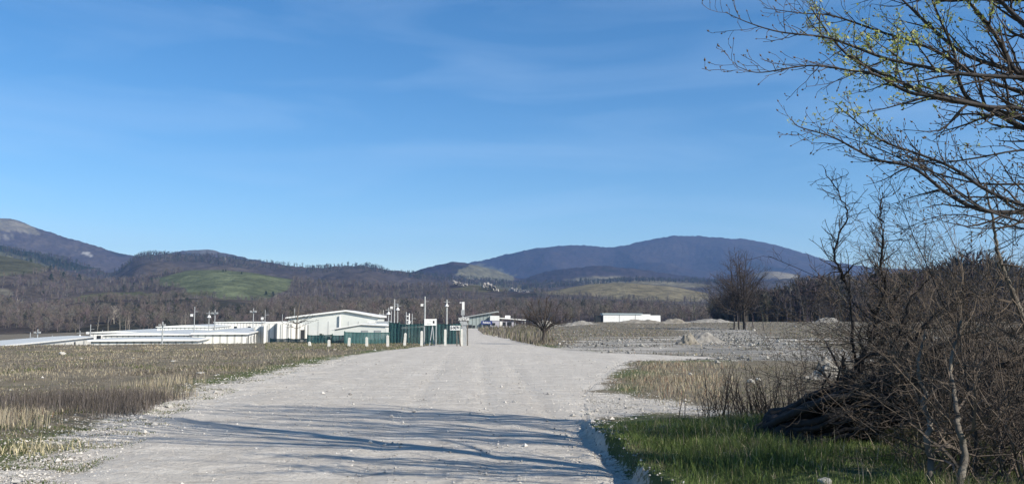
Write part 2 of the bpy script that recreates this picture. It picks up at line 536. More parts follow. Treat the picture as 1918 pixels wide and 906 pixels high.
# ------------------------------------------------------------------ haze: the air between here and the mountains
def make_haze():
    b = MB().box(-7400, 7400, -80, 6600, -25, 575)
    m = bpy.data.materials.new('haze_air'); m.use_nodes = True; nt = m.node_tree
    for n in list(nt.nodes): nt.nodes.remove(n)
    out = nt.nodes.new('ShaderNodeOutputMaterial'); pv = nt.nodes.new('ShaderNodeVolumePrincipled')
    pv.inputs['Color'].default_value = (0.30, 0.55, 1.0, 1)
    pv.inputs['Density'].default_value = 0.000092
    pv.inputs['Anisotropy'].default_value = 0.2
    nt.links.new(pv.outputs[0], out.inputs['Volume'])
    o = b.build('haze', m)
    tag(o, 'pale blue haze filling the valley air', 'haze', kind='stuff')
make_haze()

# ------------------------------------------------------------------ road and gravel outlines
ROAD = gpoly([(-120, 1100), (60, 902), (200, 838), (330, 765), (450, 718), (560, 690), (700, 662), (790, 651), (848, 643), (866, 634), (872, 624), (869, 615),
              (873, 611), (886, 611), (888, 616), (905, 626), (960, 639), (1010, 650), (1060, 656), (1100, 660), (1220, 664), (1330, 668),
              (1340, 671), (1260, 674), (1180, 676), (1150, 690), (1128, 712), (1100, 738), (1105, 770), (1130, 830), (1180, 900), (1300, 1100)])
GRAVEL_SPREAD = [gpoly([(1040, 662), (1060, 648), (1120, 638), (1200, 634), (1265, 634), (1300, 624), (1270, 616), (1300, 612), (1400, 617), (1420, 628), (1480, 642), (1560, 655), (1720, 664), (1720, 680), (1500, 675), (1300, 674), (1180, 674), (1060, 664)]),
                 gpoly([(1090, 735), (1160, 738), (1250, 754), (1350, 770), (1340, 778), (1250, 770), (1160, 778), (1105, 782)])]
DARK_EARTH = []

def gravelness(x, y):
    x = np.asarray(x, float); y = np.asarray(y, float)
    sd = poly_sd(x, y, ROAD)
    wv = 0.35 * fbm(x / 1.1, y / 1.1, 3, 70) + 0.5 * fbm(x / 5, y / 5, 2, 71) * sstep(15, 40, y)
    wid = 0.55 + 0.02 * np.clip(y, 0, 60)
    wid = np.where(x < 0, wid * (1.5 + 1.3 * sstep(32, 12, y)), wid)
    g = np.clip(1.0 - (sd + wv + 0.25) / wid, 0, 1)
    for i, pl in enumerate(GRAVEL_SPREAD):
        s2 = poly_sd(x, y, pl)
        k = 0.70 if i == 0 else 0.9
        g = np.maximum(g, k * np.clip(0.9 - (s2 + wv) / (0.5 + 0.03 * np.clip(y, 0, 100)), 0, 1) * (0.75 + (0.35 if i == 0 else 0.1) * fbm(x / 7, y / 2.2, 3, 77)))
    # pale bare patches scattered over the field on the right
    fld = sstep(0.02, 0.08, x / np.maximum(y, 1)) * sstep(45, 60, y) * sstep(105, 85, y) * (fbm(x / 9, y / 3.0, 4, 81) > 0.18)
    g = np.maximum(g, 0.72 * fld)
    xe = 1.30 - 0.055 * (y - 9.5)
    g = np.where((x > xe + 0.05) & (y < 14.4), g * (0.5 + 0.25 * fbm(x / 0.3, y / 0.3, 2, 72)), g)
    return g, sd

def greenness(x, y, sd):
    a = x / np.maximum(y, 1)
    g = 0.28 + 0.35 * fbm(x / 4, y / 4, 3, 101)
    g = g + 0.35 * np.exp(-((sd - 0.9) / 0.9) ** 2) * (y < 60)
    g = np.where((x > 1.0) & (y < 14.3) & (y > -5), 0.9, g)
    g = np.where(y > 95, g * 0.6, g)
    return np.clip(g, 0, 1)

def make_ground():
    a = np.concatenate([np.linspace(-1.6, -0.66, 120)[:-1], np.linspace(-0.66, 0.66, 620), np.linspace(0.66, 1.6, 120)[1:]])
    yy = np.concatenate([np.linspace(-30, 4, 40)[:-1], 4 + (np.geomspace(1, 397, 620) - 1)])
    off = 6.0
    Yg, Ag = np.meshgrid(yy, a, indexing='ij')
    X = Ag * (np.maximum(Yg, 4) * 1.0 + off) ; X = np.where(Yg < 4, Ag * (10 + (4 - Yg) * 1.5), X)
    Zg = z_near(X, Yg)
    # join: below the hills beyond 390
    g, sd = gravelness(X, Yg)
    gr = greenness(X, Yg, sd)
    inroad = sd < -0.1
    Zg = Zg - 0.03 * inroad + 0.012 * fbm(X / 0.35, Yg / 0.35, 3, 3) * sstep(30, 15, Yg) * (~inroad)
    V = np.stack([X, Yg, Zg], -1).reshape(-1, 3)
    rub = sstep(0.6, -0.6, poly_sd(X, Yg, GRAVEL_SPREAD[0])) * np.clip(0.6 + 1.0 * fbm(X / 4, Yg / 2.5, 4, 91), 0.3, 0.95) * (sd > 0.15)
    rub = np.maximum(rub, 0.25 * sstep(0.02, 0.08, X / np.maximum(Yg, 1)) * sstep(45, 60, Yg) * (sd > 0.3))
    att = np.stack([g, gr, rub], -1).reshape(-1, 3)
    me = np_mesh('ground', V, [grid_faces(len(yy), len(a))], {'gnd': att}, True)
    o = link('ground', me, ground_mat('earth_and_gravel'))
    tag(o, 'rough earth with dry thatch and scattered gravel', 'ground', kind='structure')
    # the road, its own sheet a little above
    ar = np.linspace(-0.62, 0.62, 520); yr = 2 + (np.geomspace(1, 215, 700) - 1) * 1.0
    Yg, Ag = np.meshgrid(yr, ar, indexing='ij'); X = Ag * (Yg + 4.0)
    sd = poly_sd(X, Yg, ROAD) + 0.18 * fbm(X / 0.8, Yg / 0.8, 3, 70)
    gv, _ = gravelness(X, Yg)
    Zr = z_near(X, Yg) + 0.008 + 0.012 * fbm(X / 1.2, Yg / 3.5, 3, 12) * sstep(-0.1, -1.0, sd) - 0.012 * sstep(-0.3, 0.0, sd)
    ctr = -0.5 + 0.02 * Yg
    for off_ in (-1.6, -0.1, 1.0):
        Zr = Zr - 0.018 * np.exp(-((X - (off_ - 0.045 * (Yg - 9))) / 0.22) ** 2) * sstep(60, 20, Yg) * sstep(-0.2, -0.8, sd)
    keep = (sd[:-1, :-1] < 0) & (sd[1:, 1:] < 0) & (sd[:-1, 1:] < 0) & (sd[1:, :-1] < 0)
    V = np.stack([X, Yg, Zr], -1).reshape(-1, 3)
    f = grid_faces(len(yr), len(ar), keep)
    used, inv = np.unique(f, return_inverse=True)
    att = np.stack([np.ones_like(gv), np.zeros_like(gv), np.zeros_like(gv)], -1).reshape(-1, 3)[used]
    me = np_mesh('gravel_road', V[used], [inv.reshape(f.shape)], {'gnd': att}, True)
    o = link('gravel_road', me, bpy.data.materials['earth_and_gravel'])
    tag(o, 'wide pale gravel road with faint wheel tracks', 'road', kind='structure')
make_ground()

# ------------------------------------------------------------------ hills
FIELDS = [   # polygon in the picture, colour, soft edge px, layers it may lie on
    ([(285, 522), (350, 505), (410, 503), (470, 508), (548, 522), (542, 540), (505, 556), (470, 562), (420, 562), (385, 552), (350, 548), (345, 535), (300, 533)], (0.135, 0.155, 0.085), (0, 1)),
    ([(-300, 455), (0, 470), (50, 481), (98, 500), (60, 512), (20, 517), (0, 520), (-300, 515)], (0.12, 0.12, 0.075), (1, 2)),
    ([(108, 566), (150, 552), (200, 548), (300, 548), (390, 545), (404, 553), (300, 558), (200, 559), (140, 566)], (0.12, 0.125, 0.06), (0, 1)),
    ([(852, 512), (878, 496), (900, 495), (940, 503), (968, 516), (958, 524), (930, 524), (880, 521)], (0.17, 0.16, 0.10), (2, 3, 5)),
    ([(1008, 546), (1060, 534), (1110, 529), (1180, 527), (1260, 534), (1330, 546), (1330, 564), (1250, 562), (1150, 558), (1060, 553)], (0.20, 0.175, 0.11), (0, 1)),
    ([(1055, 526), (1120, 517), (1200, 521), (1310, 530), (1330, 538), (1200, 533), (1100, 531)], (0.19, 0.17, 0.11), (1, 2, 3)),
    ([(840, 540), (900, 530), (1000, 535), (1000, 545), (900, 546)], (0.15, 0.14, 0.085), (1, 2)),
    ([(1400, 516), (1420, 499), (1450, 504), (1498, 514), (1490, 522), (1440, 522)], (0.20, 0.175, 0.125), (2, 3)),
    ([(-300, 370), (0, 405), (62, 421), (72, 438), (40, 436), (0, 430), (-300, 415)], (0.22, 0.195, 0.14), (4,)),
    ([(-60, 440), (22, 440), (24, 446), (-60, 446)], (0.24, 0.22, 0.18), (4,)),
    ([(154, 472), (166, 473), (180, 479), (176, 482), (156, 476)], (0.4, 0.38, 0.34), (4,)),
    ([(335, 476), (360, 465), (400, 466), (420, 472), (390, 477)], (0.15, 0.14, 0.12), (4,)),
    ([(0, 540), (15, 541), (26, 552), (10, 552), (0, 548)], (0.22, 0.20, 0.15), (0, 1)),
]

def cover(x, y, z, idx):
    u, v = project(x, y, z)
    wob = 9 * fbm(x / 60, y / 90, 4, 201); wob2 = 5 * fbm(x / 45, y / 70, 4, 202)
    n1 = fbm(x / 90, y / 140, 4, 210); n2 = fbm(x / 30, y / 45, 3, 211)
    wood = np.stack([0.098 + 0.025 * n1 + 0.025 * n2, 0.083 + 0.02 * n1 + 0.02 * n2, 0.074 + 0.008 * n1 + 0.014 * n2], -1)
    con = sstep(0.28, 0.5, fbm(x / 160, y / 160, 3, 220)) * 0.55          # conifer stands
    con = np.maximum(con, ((idx == 2) & (u < 215) & (v < 505)) * 0.9)
    wood = wood * (1 - con[..., None]) + np.array([0.022, 0.034, 0.022]) * con[..., None]
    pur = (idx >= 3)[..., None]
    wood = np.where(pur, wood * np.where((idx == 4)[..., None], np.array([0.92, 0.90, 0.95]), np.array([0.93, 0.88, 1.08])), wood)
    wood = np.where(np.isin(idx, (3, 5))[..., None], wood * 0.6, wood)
    field = np.zeros(x.shape)
    col = wood
    for poly, c, lays in FIELDS:
        sd = poly_sd(u + wob, v + wob2, poly)
        k = sstep(1.5, -1.5, sd) * np.isin(idx, lays)
        cc = np.array(c) * (1 + 0.35 * n2[..., None] + 0.4 * n1[..., None])
        col = col * (1 - k[..., None]) + cc * k[..., None]
        field = np.maximum(field, k)
    return np.clip(col, 0.01, 1), field, u, v

def make_hills():
    a = np.concatenate([np.linspace(-1.1, -0.66, 120)[:-1], np.linspace(-0.66, 0.66, 1050), np.linspace(0.66, 1.1, 120)[1:]])
    yy = np.concatenate([np.geomspace(380, 1320, 210)[:-1], np.geomspace(1320, 6400, 260)])
    Yg, Ag = np.meshgrid(yy, a, indexing='ij'); X = Ag * Yg
    Zg, idx = z_hill(X, Yg, True)
    zn = z_near(X, Yg)
    k = sstep(392, 380, Yg)
    Zg = np.where(Yg < 392, zn * k + Zg * (1 - k), Zg)
    Zg = np.where(Yg < 381, Zg - 0.3, Zg)
    col, field, u, v = cover(X, Yg, Zg, idx)
    # canopy roughness on far woods
    rough = (1 - field) * sstep(1400, 2200, Yg) * 5.0 * (vnoise(X / 17, Yg / 30, 301) + 0.5 * vnoise(X / 9, Yg / 15, 302) - 0.7)
    Zg = Zg + rough
    V = np.stack([X, Yg, Zg], -1).reshape(-1, 3)
    me = np_mesh('hills', V, [grid_faces(len(yy), len(a))], {'Col': col.reshape(-1, 3)}, True)
    m, nt, b, out = new_mat('wooded_hills')
    geo = nt.nodes.new('ShaderNodeNewGeometry').outputs['Position']
    at = nt.nodes.new('ShaderNodeAttribute'); at.attribute_name = 'Col'
    n1 = noise_node(nt, 0.05, 6, 0.7, geo); n2 = noise_node(nt, 0.008, 5, 0.6, geo)
    c = mix(nt, mth(nt, 'MULTIPLY', ramp(nt, n1.outputs['Fac'], 0.38, 0.62), 0.55), at.outputs['Color'], (0.2, 0.2, 0.2), 'MULTIPLY')
    c = mix(nt, mth(nt, 'MULTIPLY', ramp(nt, n2.outputs['Fac'], 0.4, 0.65), 0.35), c, (0.6, 0.6, 0.62), 'MULTIPLY')
    nt.links.new(c, b.inputs['Base Color'])
    b.inputs['Roughness'].default_value = 1.0; b.inputs['Specular IOR Level'].default_value = 0.0
    bump(nt, b, n1.outputs['Fac'], 0.9, 9.0)
    o = link('hills', me, m)
    tag(o, 'bare wooded hills and mountains with grassy clearings', 'hills', kind='structure')
make_hills()

# ------------------------------------------------------------------ bare trees: templates and masses
def bare_template(seed, n_lv1=16, n_lv2=4, spread=0.34, tri=True, low=0.25):
    """unit-height bare tree as thin blades: returns tri vertices (m,3,3)"""
    r = np.random.default_rng(seed); T = []
    def blade(p, q, w):
        d = unit(q - p); s = unit(np.cross(d, unit(r.normal(0, 1, 3)))) * w
        T.append([p - s, p + s, q])
    trunk_top = np.array([r.normal(0, 0.03), r.normal(0, 0.03), 0.9])
    for k in range(2): blade(np.zeros(3), trunk_top, 0.013)
    for i in range(n_lv1):
        f = low + (0.95 - low) * (i + r.random()) / n_lv1
        p = trunk_top * f
        ang = r.uniform(0, 6.283); el = r.uniform(0.5, 1.1)
        ln = spread * (1.25 - f) * r.uniform(0.7, 1.2) + 0.08
        q = p + ln * np.array([math.cos(ang) * math.cos(el), math.sin(ang) * math.cos(el), math.sin(el)])
        blade(p, q, 0.006)
        for j in range(n_lv2):
            g = r.uniform(0.3, 1.0); pp = p + (q - p) * g
            dd = unit(unit(q - p) + r.normal(0, 0.55, 3) + np.array([0, 0, 0.25]))
            blade(pp, pp + dd * ln * r.uniform(0.3, 0.65), 0.0045)
    return np.array(T)

def tree_mass(name, pts, hs, cols, templates, wscale, label, cat, group=None):
    """many far trees, each blade widened with distance so the crown keeps its body"""
    Vs, Cs = [], []
    r = np.random.default_rng(3)
    which = r.integers(0, len(templates), len(pts))
    for t, T in enumerate(templates):
        sel = np.nonzero(which == t)[0]
        if not len(sel): continue
        ang = r.uniform(0, 6.283, len(sel)); c, s = np.cos(ang), np.sin(ang)
        mid = (T[:, 0] + T[:, 1]) / 2; half = (T[:, 1] - T[:, 0]) / 2
        W = wscale[sel][:, None, None]
        T3 = np.stack([mid[None] - half[None] * W, mid[None] + half[None] * W, np.broadcast_to(T[None, :, 2], (len(sel), len(T), 3))], 2)
        X = T3[..., 0] * c[:, None, None] - T3[..., 1] * s[:, None, None]
        Yv = T3[..., 0] * s[:, None, None] + T3[..., 1] * c[:, None, None]
        V = np.stack([X, Yv, T3[..., 2]], -1) * hs[sel][:, None, None, None] + pts[sel][:, None, None, :]
        Vs.append(V.reshape(-1, 3))
        Cs.append(np.repeat(cols[sel], T.shape[0] * 3, axis=0))
    V = np.concatenate(Vs); Cc = np.concatenate(Cs)
    f = np.arange(len(V)).reshape(-1, 3)
    me = np_mesh(name, V, [f], {'Col': Cc}, False)
    o = link(name, me, MAT_TWIG)
    tag(o, label, cat, group, 'stuff')
    return o

MAT_TWIG = attr_mat('bare_twigs', rough=0.95)
TPL = [bare_template(100 + i, 22, 5, 0.38) for i in range(8)]
TPL_FAR = [bare_template(200 + i, 10, 2, 0.42, low=0.15) for i in range(6)]

def wood_colors(n, r, base=(0.135, 0.115, 0.10)):
    k = r.uniform(0.86, 1.14, (n, 1)); c = np.array(base)[None] * k
    c = c + r.normal(0, 0.006, (n, 3))
    gr = r.random(n) < 0.07
    c[gr] = np.array([0.03, 0.04, 0.025]) * r.uniform(0.7, 1.3, (gr.sum(), 1))
    pale = r.random(n) < 0.012
    c[pale] = np.array([0.26, 0.235, 0.20]) * r.uniform(0.7, 1.1, (pale.sum(), 1))
    return np.clip(c, 0.01, 1)

def scatter_woods():
    r = np.random.default_rng(11)
    # near slope beyond the camp
    n = 13000
    Y = np.sqrt(r.uniform(395 ** 2, 800 ** 2, n)); a = r.uniform(-0.75, 0.72, n); x = a * Y
    z, idx = z_hill(x, Y, True); col, field, u, v = cover(x, Y, z, idx)
    clear = fbm(x / 40, Y / 40, 3, 333) > 0.45
    hs0 = 7.0
    _, field2, _, _ = cover(x, Y, z + hs0, np.where(idx < 0, 0, idx))
    ok = (field < 0.4) & (field2 < 0.5) & ~clear & ~((u > 995) & (u < 1330) & (v < 556))
    ok &= ~((u > -80) & (u < 55) & (v > 615))
    _, vtop = project(x, Y, z + 7.0)
    ok &= ~(((u > 842) & (u < 884) & (vtop < 541)) | ((u > 896) & (u < 944) & (vtop < 550)) | ((u > 950) & (u < 1000) & (vtop < 552)))
    x, Y, z, a = x[ok], Y[ok], z[ok], a[ok]
    hs = r.uniform(3.5, 8.0, len(x)) * (0.65 + 0.65 * vnoise(x / 30, Y / 30, 5))
    tree_mass('woodland', np.stack([x, Y, z - 0.3], 1), hs, wood_colors(len(x), r), TPL, 0.8 + Y / 420, 'bare brown wood covering the slope beyond the camp', 'woodland')
    # second hill
    n = 9000
    Y = np.sqrt(r.uniform(800 ** 2, 1420 ** 2, n)); a = r.uniform(-0.72, 0.68, n); x = a * Y
    z, idx = z_hill(x, Y, True); col, field, u, v = cover(x, Y, z, idx)
    _, vtop = project(x, Y, z + 7.0)
    ok = (field < 0.3) & ~(((u > 842) & (u < 884) & (v > 528) & (vtop < 541)) | ((u > 896) & (u < 944) & (v > 534) & (vtop < 550)) | ((u > 950) & (u < 1000) & (v > 538) & (vtop < 552)))
    x, Y, z = x[ok], Y[ok], z[ok]
    hs = r.uniform(5, 9, len(x))
    tree_mass('distant_woodland', np.stack([x, Y, z - 0.3], 1), hs, wood_colors(len(x), r, (0.12, 0.104, 0.094)), TPL_FAR, 2.0 + Y / 420, 'bare wood on the second line of hills around the green field', 'woodland')
    # crest of the third ridge
    n = 2600
    Y = r.uniform(2050, 2210, n); a = r.uniform(-0.6, 0.25, n); x = a * Y
    z, idx = z_hill(x, Y, True)
    ok = (idx == 2)
    x, Y, z = x[ok], Y[ok], z[ok]
    hs = r.uniform(6, 12, len(x)) * (0.5 + vnoise(x / 60, Y / 60, 8))
    tree_mass('ridge_woodland', np.stack([x, Y, z - 0.5], 1), hs, wood_colors(len(x), r, (0.06, 0.06, 0.055)), TPL_FAR, np.full(len(x), 7.0), 'dark trees along the crest of the far ridge', 'woodland')
scatter_woods()

# right-hand wood: trees one can tell apart in front of a mass
BARK_DARK = simple('dark_bark', (0.055, 0.047, 0.042), (0.03, 0.026, 0.024), 9, 0.9, 0.5, 0.01)
BARK_GREY = simple('grey_bark', (0.20, 0.175, 0.145), (0.10, 0.085, 0.07), 9, 0.9, 0.5, 0.01)
BARK_TWIG = simple('twig_bark', (0.07, 0.056, 0.048), (0.04, 0.033, 0.03), 6, 0.85, 0.2, 0.003)
BARK_THORN = simple('thorn_bark', (0.15, 0.12, 0.095), (0.07, 0.056, 0.046), 6, 0.85, 0.2, 0.003)
BARK_PALE = simple('pale_bark', (0.30, 0.27, 0.22), (0.17, 0.15, 0.12), 3, 0.9, 0.3, 0.02)
BARK_WOOD = simple('wood_bark', (0.095, 0.08, 0.07), (0.06, 0.052, 0.046), 3, 0.9, 0.3, 0.02)

def tall_tree_meshes(seed, H, forks=1, trunk_r=0.16, lv1=22, spread=0.33, minw=0.02, low=0.28, lean=0.0, twigs=True, sub_sp=0.5, elr=(0.35, 0.95)):
    r = np.random.default_rng(seed)
    stems, crown = [], []
    for k in range(forks):
        off = np.array([r.normal(0, 0.25), r.normal(0, 0.25), 0.0]) if forks > 1 else np.zeros(3)
        d = np.array([r.normal(lean, 0.05), r.normal(0, 0.05), 1.0])
        Hk = H * (1 - 0.18 * r.random() * (forks > 1))
        pts, rad = sprout(r, off * 0.4 - np.array([0, 0, 0.2]), d, Hk * 0.97, trunk_r, 11, 0.05, 0.06, 0.12)
        stems.append((pts, rad))
        for i in range(lv1):
            f = low + (0.97 - low) * (i + r.random()) / lv1
            j = int(f * 10); g = f * 10 - j
            p = pts[j] * (1 - g) + pts[min(10, j + 1)] * g
            ang = r.uniform(0, 6.283); el = r.uniform(*elr)
            ln = H * spread * (1.15 - f) * r.uniform(0.6, 1.2)
            dd = np.array([math.cos(ang) * math.cos(el), math.sin(ang) * math.cos(el), math.sin(el)])
            b = sprout(r, p, dd, ln, max(minw, rad[j] * 0.45), 6, 0.16, 0.10)
            crown.append(b)
            subs = side_shoots(r, b[0], b[1], sub_sp * H / 12, ln * 0.5, 0.7, lift=0.12, n=4, rscale=0.6, start=0.2)
            subs = [(p_, np.maximum(q_, minw * 0.55)) for p_, q_ in subs]
            crown += subs
            if twigs:
                for s_ in subs:
                    tw = side_shoots(r, s_[0], s_[1], sub_sp * 0.55 * H / 12, ln * 0.22, 0.7, lift=0.1, n=3, start=0.2)
                    crown += [(p_, np.maximum(q_, minw * 0.4)) for p_, q_ in tw]
    Vt, Ft = tubes(stems); Vc, Fc = tubes(crown, 3)
    return np_mesh('trunk', Vt, [Ft], smooth=True), np_mesh('crown', Vc, [Fc])

def place_tree(name, meshes, loc, rz, sc, label, cat='tree', group=None, mt=None, mc=None):
    e = empty(name, loc, rz); e.scale = (sc, sc, sc)
    link('trunk', meshes[0], mt or BARK_WOOD, e); link('crown', meshes[1], mc or BARK_WOOD, e)
    tag(e, label, cat, group)
    return e

def right_wood():
    r = np.random.default_rng(21)
    kinds = [tall_tree_meshes(400 + i, 13, 1 + (i % 3), 0.14, 30, 0.36, 0.03, low=0.12, sub_sp=0.5, lean=0.04 * (i - 2)) for i in range(5)]
    spots = []
    for i in range(64):
        Y = r.uniform(232, 300); u = 1425 + (2060 - 1425) * (i + r.random()) / 64
        spots.append((u, Y))
    for i, (u, Y) in enumerate(spots):
        a = float(au(u)); x = a * Y; z = Zs(x, Y)
        top = np.interp(u, [1420, 1500, 1560, 1640, 1750, 1850, 2060], [500, 515, 505, 500, 480, 470, 470])
        H = (CAM_H + float(tv(top + r.uniform(-12, 55))) * Y - z)
        e = place_tree('bare_tree', kinds[i % 5], (x, Y, z), r.uniform(0, 6.28), H / 13, 'bare brown tree standing in the wood edge behind the right-hand field', 'tree', 'bare trees along the right-hand wood edge')
    n = 5200
    Y = r.uniform(262, 395, n); a = r.uniform(0.235, 0.78, n); x = a * Y; z = Z(x, Y)
    hs = r.uniform(6, 16.5, n) * (0.75 + 0.5 * vnoise(x / 14, Y / 14, 44)) * np.interp(a, [0.235, 0.33, 0.5, 0.78], [0.45, 0.8, 1.1, 1.15])
    tree_mass('dense_wood', np.stack([x, Y, z], 1), hs, wood_colors(n, r, (0.085, 0.073, 0.067)), TPL, 1.4 + Y / 220, 'dense dark bare wood behind the right-hand field', 'woodland')
right_wood()

# pale-stemmed trees behind the camp
def pale_stems():
    r = np.random.default_rng(5)
    kinds = [tall_tree_meshes(500 + i, 8, 1, 0.16, 12, 0.26, 0.03, sub_sp=1.0, twigs=False) for i in range(2)]
    for i, (u, Y) in enumerate([(183, 385), (203, 380), (225, 388), (236, 384), (242, 388), (340, 380), (348, 384)]):
        x = float(au(u)) * Y; z = Zs(x, Y)
        place_tree('pale_tree', kinds[i % 2], (x, Y, z), r.uniform(0, 6), r.uniform(0.85, 1.1), ['slender pale-stemmed tree leftmost of its row behind the barracks', 'slender pale-stemmed tree second from left behind the barracks', 'slender pale-stemmed tree third from left behind the barracks', 'slender pale-stemmed tree fourth from left behind the barracks', 'slender pale-stemmed tree fifth from left behind the barracks', 'pale slender tree behind the wide barrack, left one of a pair', 'pale slender tree behind the wide barrack, right one of a pair'][i], 'tree', 'pale slender trees behind the barracks', BARK_PALE, BARK_PALE)
pale_stems()

# dark evergreen bushes dotted over the near hills
def conifers():
    r = np.random.default_rng(15)
    T = []
    for i in range(260):
        f = r.random() ** 0.8; ang = r.uniform(0, 6.28); rr = 0.32 * (1 - f) + 0.02
        c = np.array([math.cos(ang) * rr * r.uniform(0.3, 1), math.sin(ang) * rr * r.uniform(0.3, 1), 0.05 + 0.95 * f])
        d = r.normal(0, 1, (3, 3)) * 0.06
        T.append(c + d)
    V = np.array(T).reshape(-1, 3)
    me = np_mesh('crown', V, [np.arange(len(V)).reshape(-1, 3)])
    tm = MB().bar((0, 0, -0.05), (0, 0, 0.5), 0.03, 0.01, 5).build('trunk', BARK_DARK).data
    bpy.data.objects.remove(bpy.data.objects['trunk'] if bpy.data.objects.get('trunk') and not bpy.data.objects['trunk'].parent else [o for o in bpy.data.objects if o.data == tm][0])
    mat = simple('evergreen_needles', (0.028, 0.045, 0.026), (0.018, 0.03, 0.02), 2, 0.9, 0.1)
    spots = [(115, 530, 1200, 9), (92, 535, 1150, 8), (145, 508, 1250, 9), (665, 553, 720, 5), (905, 553, 720, 5), (918, 556, 700, 5), (938, 554, 730, 6), (510, 548, 1000, 6), (497, 551, 1000, 5),
             (530, 548, 900, 5), (940, 560, 690, 5), (415, 520, 1230, 4), (420, 518, 1240, 3.5), (450, 519, 1230, 3.5), (90, 500, 1240, 7), (52, 491, 1270, 6), (230, 538, 1150, 8), (248, 536, 1160, 7)]
    L_ = ['at the left end of the dark wood', 'just left of another in the left wood', 'high on the left slope above the barracks', 'alone above the hall roof', 'left of three below the white cliffs', 'middle of three below the white cliffs',
          'right of three below the white cliffs', 'at the lower right corner of the green field', 'at the left tip of the wood below the green field', 'beside the right edge of the green field', 'below the white cliffs, nearest the round tree',
          'alone on the green field, left of a close pair', 'alone on the green field, right of a close pair', 'alone near the right side of the green field', 'below the olive meadow at far left', 'on the edge of the olive meadow at far left',
          'left of a pair in the wood left of the green field', 'right of a pair in the wood left of the green field']
    for (u, v, Y, h), lab_ in zip(spots, L_):
        x = float(au(u)) * Y; z = Zs(x, Y)
        e = empty('evergreen_tree', (x, Y, z), r.uniform(0, 6)); e.scale = (h * 1.3, h * 1.3, h)
        link('crown', me, mat, e); link('trunk', tm, BARK_DARK, e)
        tag(e, 'small dark evergreen ' + lab_, 'tree', 'dark evergreens dotted over the hillsides')
conifers()

# limestone outcrops on the far slope
def rock_mesh(seed, sx, sy, sz, sub=3, rough=0.5):
    import bmesh
    bm = bmesh.new(); bmesh.ops.create_icosphere(bm, subdivisions=sub, radius=1)
    co = np.array([v.co[:] for v in bm.verts])
    n = fbm(co[:, 0] * 1.5 + seed, co[:, 1] * 1.5 + co[:, 2] * 2.3, 3, seed) + 0.5 * fbm(co[:, 0] * 4 + seed, co[:, 2] * 4 + co[:, 1] * 3, 2, seed + 3)
    for v, k in zip(bm.verts, n):
        v.co = Vector(v.co) * (1 + rough * k)
        v.co.x *= sx; v.co.y *= sy; v.co.z *= sz
    me = bpy.data.meshes.new('rock'); bm.to_mesh(me); bm.free()
    return me

LIME = simple('limestone', (0.46, 0.43, 0.39), (0.14, 0.125, 0.11), 0.16, 0.95, 0.6, 1.5, bscale=0.6)
def outcrops():
    specs = [(862, 532, 1180, 9, 6, 'long pale rocky outcrop on the far hillside, leftmost of the cliffs'),
             (918, 541, 1050, 8.5, 9, 'tall white limestone cliff in the middle of the far hillside'),
             (972, 544, 1000, 11.5, 5.5, 'low white limestone cliff tapering to the right on the far hillside')]
    for i, (u, v, Y, w, h, lab) in enumerate(specs):
        Ys = np.linspace(650, 2100, 900); zt = z_hill(float(au(u)) * Ys, Ys); hitm = np.nonzero(zt >= CAM_H + float(tv(v + 3)) * Ys)[0]
        Y = float(Ys[hitm[0]]) if len(hitm) else Y
        w *= Y / 1050.0; h *= Y / 1050.0
        x = float(au(u)) * Y
        V, F = [], []; n0 = 0
        r = np.random.default_rng(i + 50)
        for k in range(30):
            me = rock_mesh(i * 10 + k + 1, r.uniform(0.8, 2.6), 4, r.uniform(0.5, 1.6) * h / 6, 2, 0.85)
            xo = (k / 29 * 2 - 1) * w + r.normal(0, 0.6); zo = r.uniform(-0.45, 0.45) * h * (1 - 0.5 * abs(xo) / w) - (xo / w) * h * 0.35
            co = np.array([q.co[:] for q in me.vertices]) + np.array([xo, r.uniform(-2, 2), zo])
            V.append(co); F.append(np.array([p.vertices[:] for p in me.polygons]) + n0); n0 += len(co)
            bpy.data.meshes.remove(me)
        o = link('limestone_cliff', np_mesh('limestone_cliff', np.concatenate(V), [np.concatenate(F)]), LIME)
        zg = Zs(x, Y)
        o.location = (x, Y + 2, zg + 0.38 * h); tag(o, lab, 'cliff', 'white cliffs on the far hillside')
outcrops()

# ------------------------------------------------------------------ camp of white barracks
WHITE_WALL = corrugated('white_cladding', (0.70, 0.70, 0.66), (0.55, 0.54, 0.50), 0.9, 'X')
WHITE_WALL_Y = corrugated('white_cladding_side', (0.72, 0.72, 0.70), (0.58, 0.58, 0.55), 0.9, 'Y')
ROOF_GREY = corrugated('pale_roof_sheet', (0.60, 0.615, 0.59), (0.47, 0.485, 0.46), 3.2, 'Y', 0.6)
WHITE_PAINT = simple('white_paint', (0.78, 0.78, 0.76), (0.66, 0.66, 0.63), 1.5, 0.5, 0.05)
DARK_OPEN = simple('dark_window', (0.035, 0.04, 0.045), (0.02, 0.022, 0.025), 2, 0.3, 0.02)
PVC = simple('white_tarpaulin', (0.62, 0.64, 0.61), (0.53, 0.55, 0.52), 0.35, 0.45, 0.25, 0.1, bscale=0.8)
GREY_METAL = simple('galvanised_metal', (0.42, 0.43, 0.43), (0.30, 0.31, 0.31), 5, 0.5, 0.05, 0.01, 0.3)
CONCRETE = simple('pale_concrete', (0.50, 0.49, 0.45), (0.36, 0.35, 0.32), 6, 0.9, 0.3, 0.01)
YAW = math.atan2(0.24, 1.0)

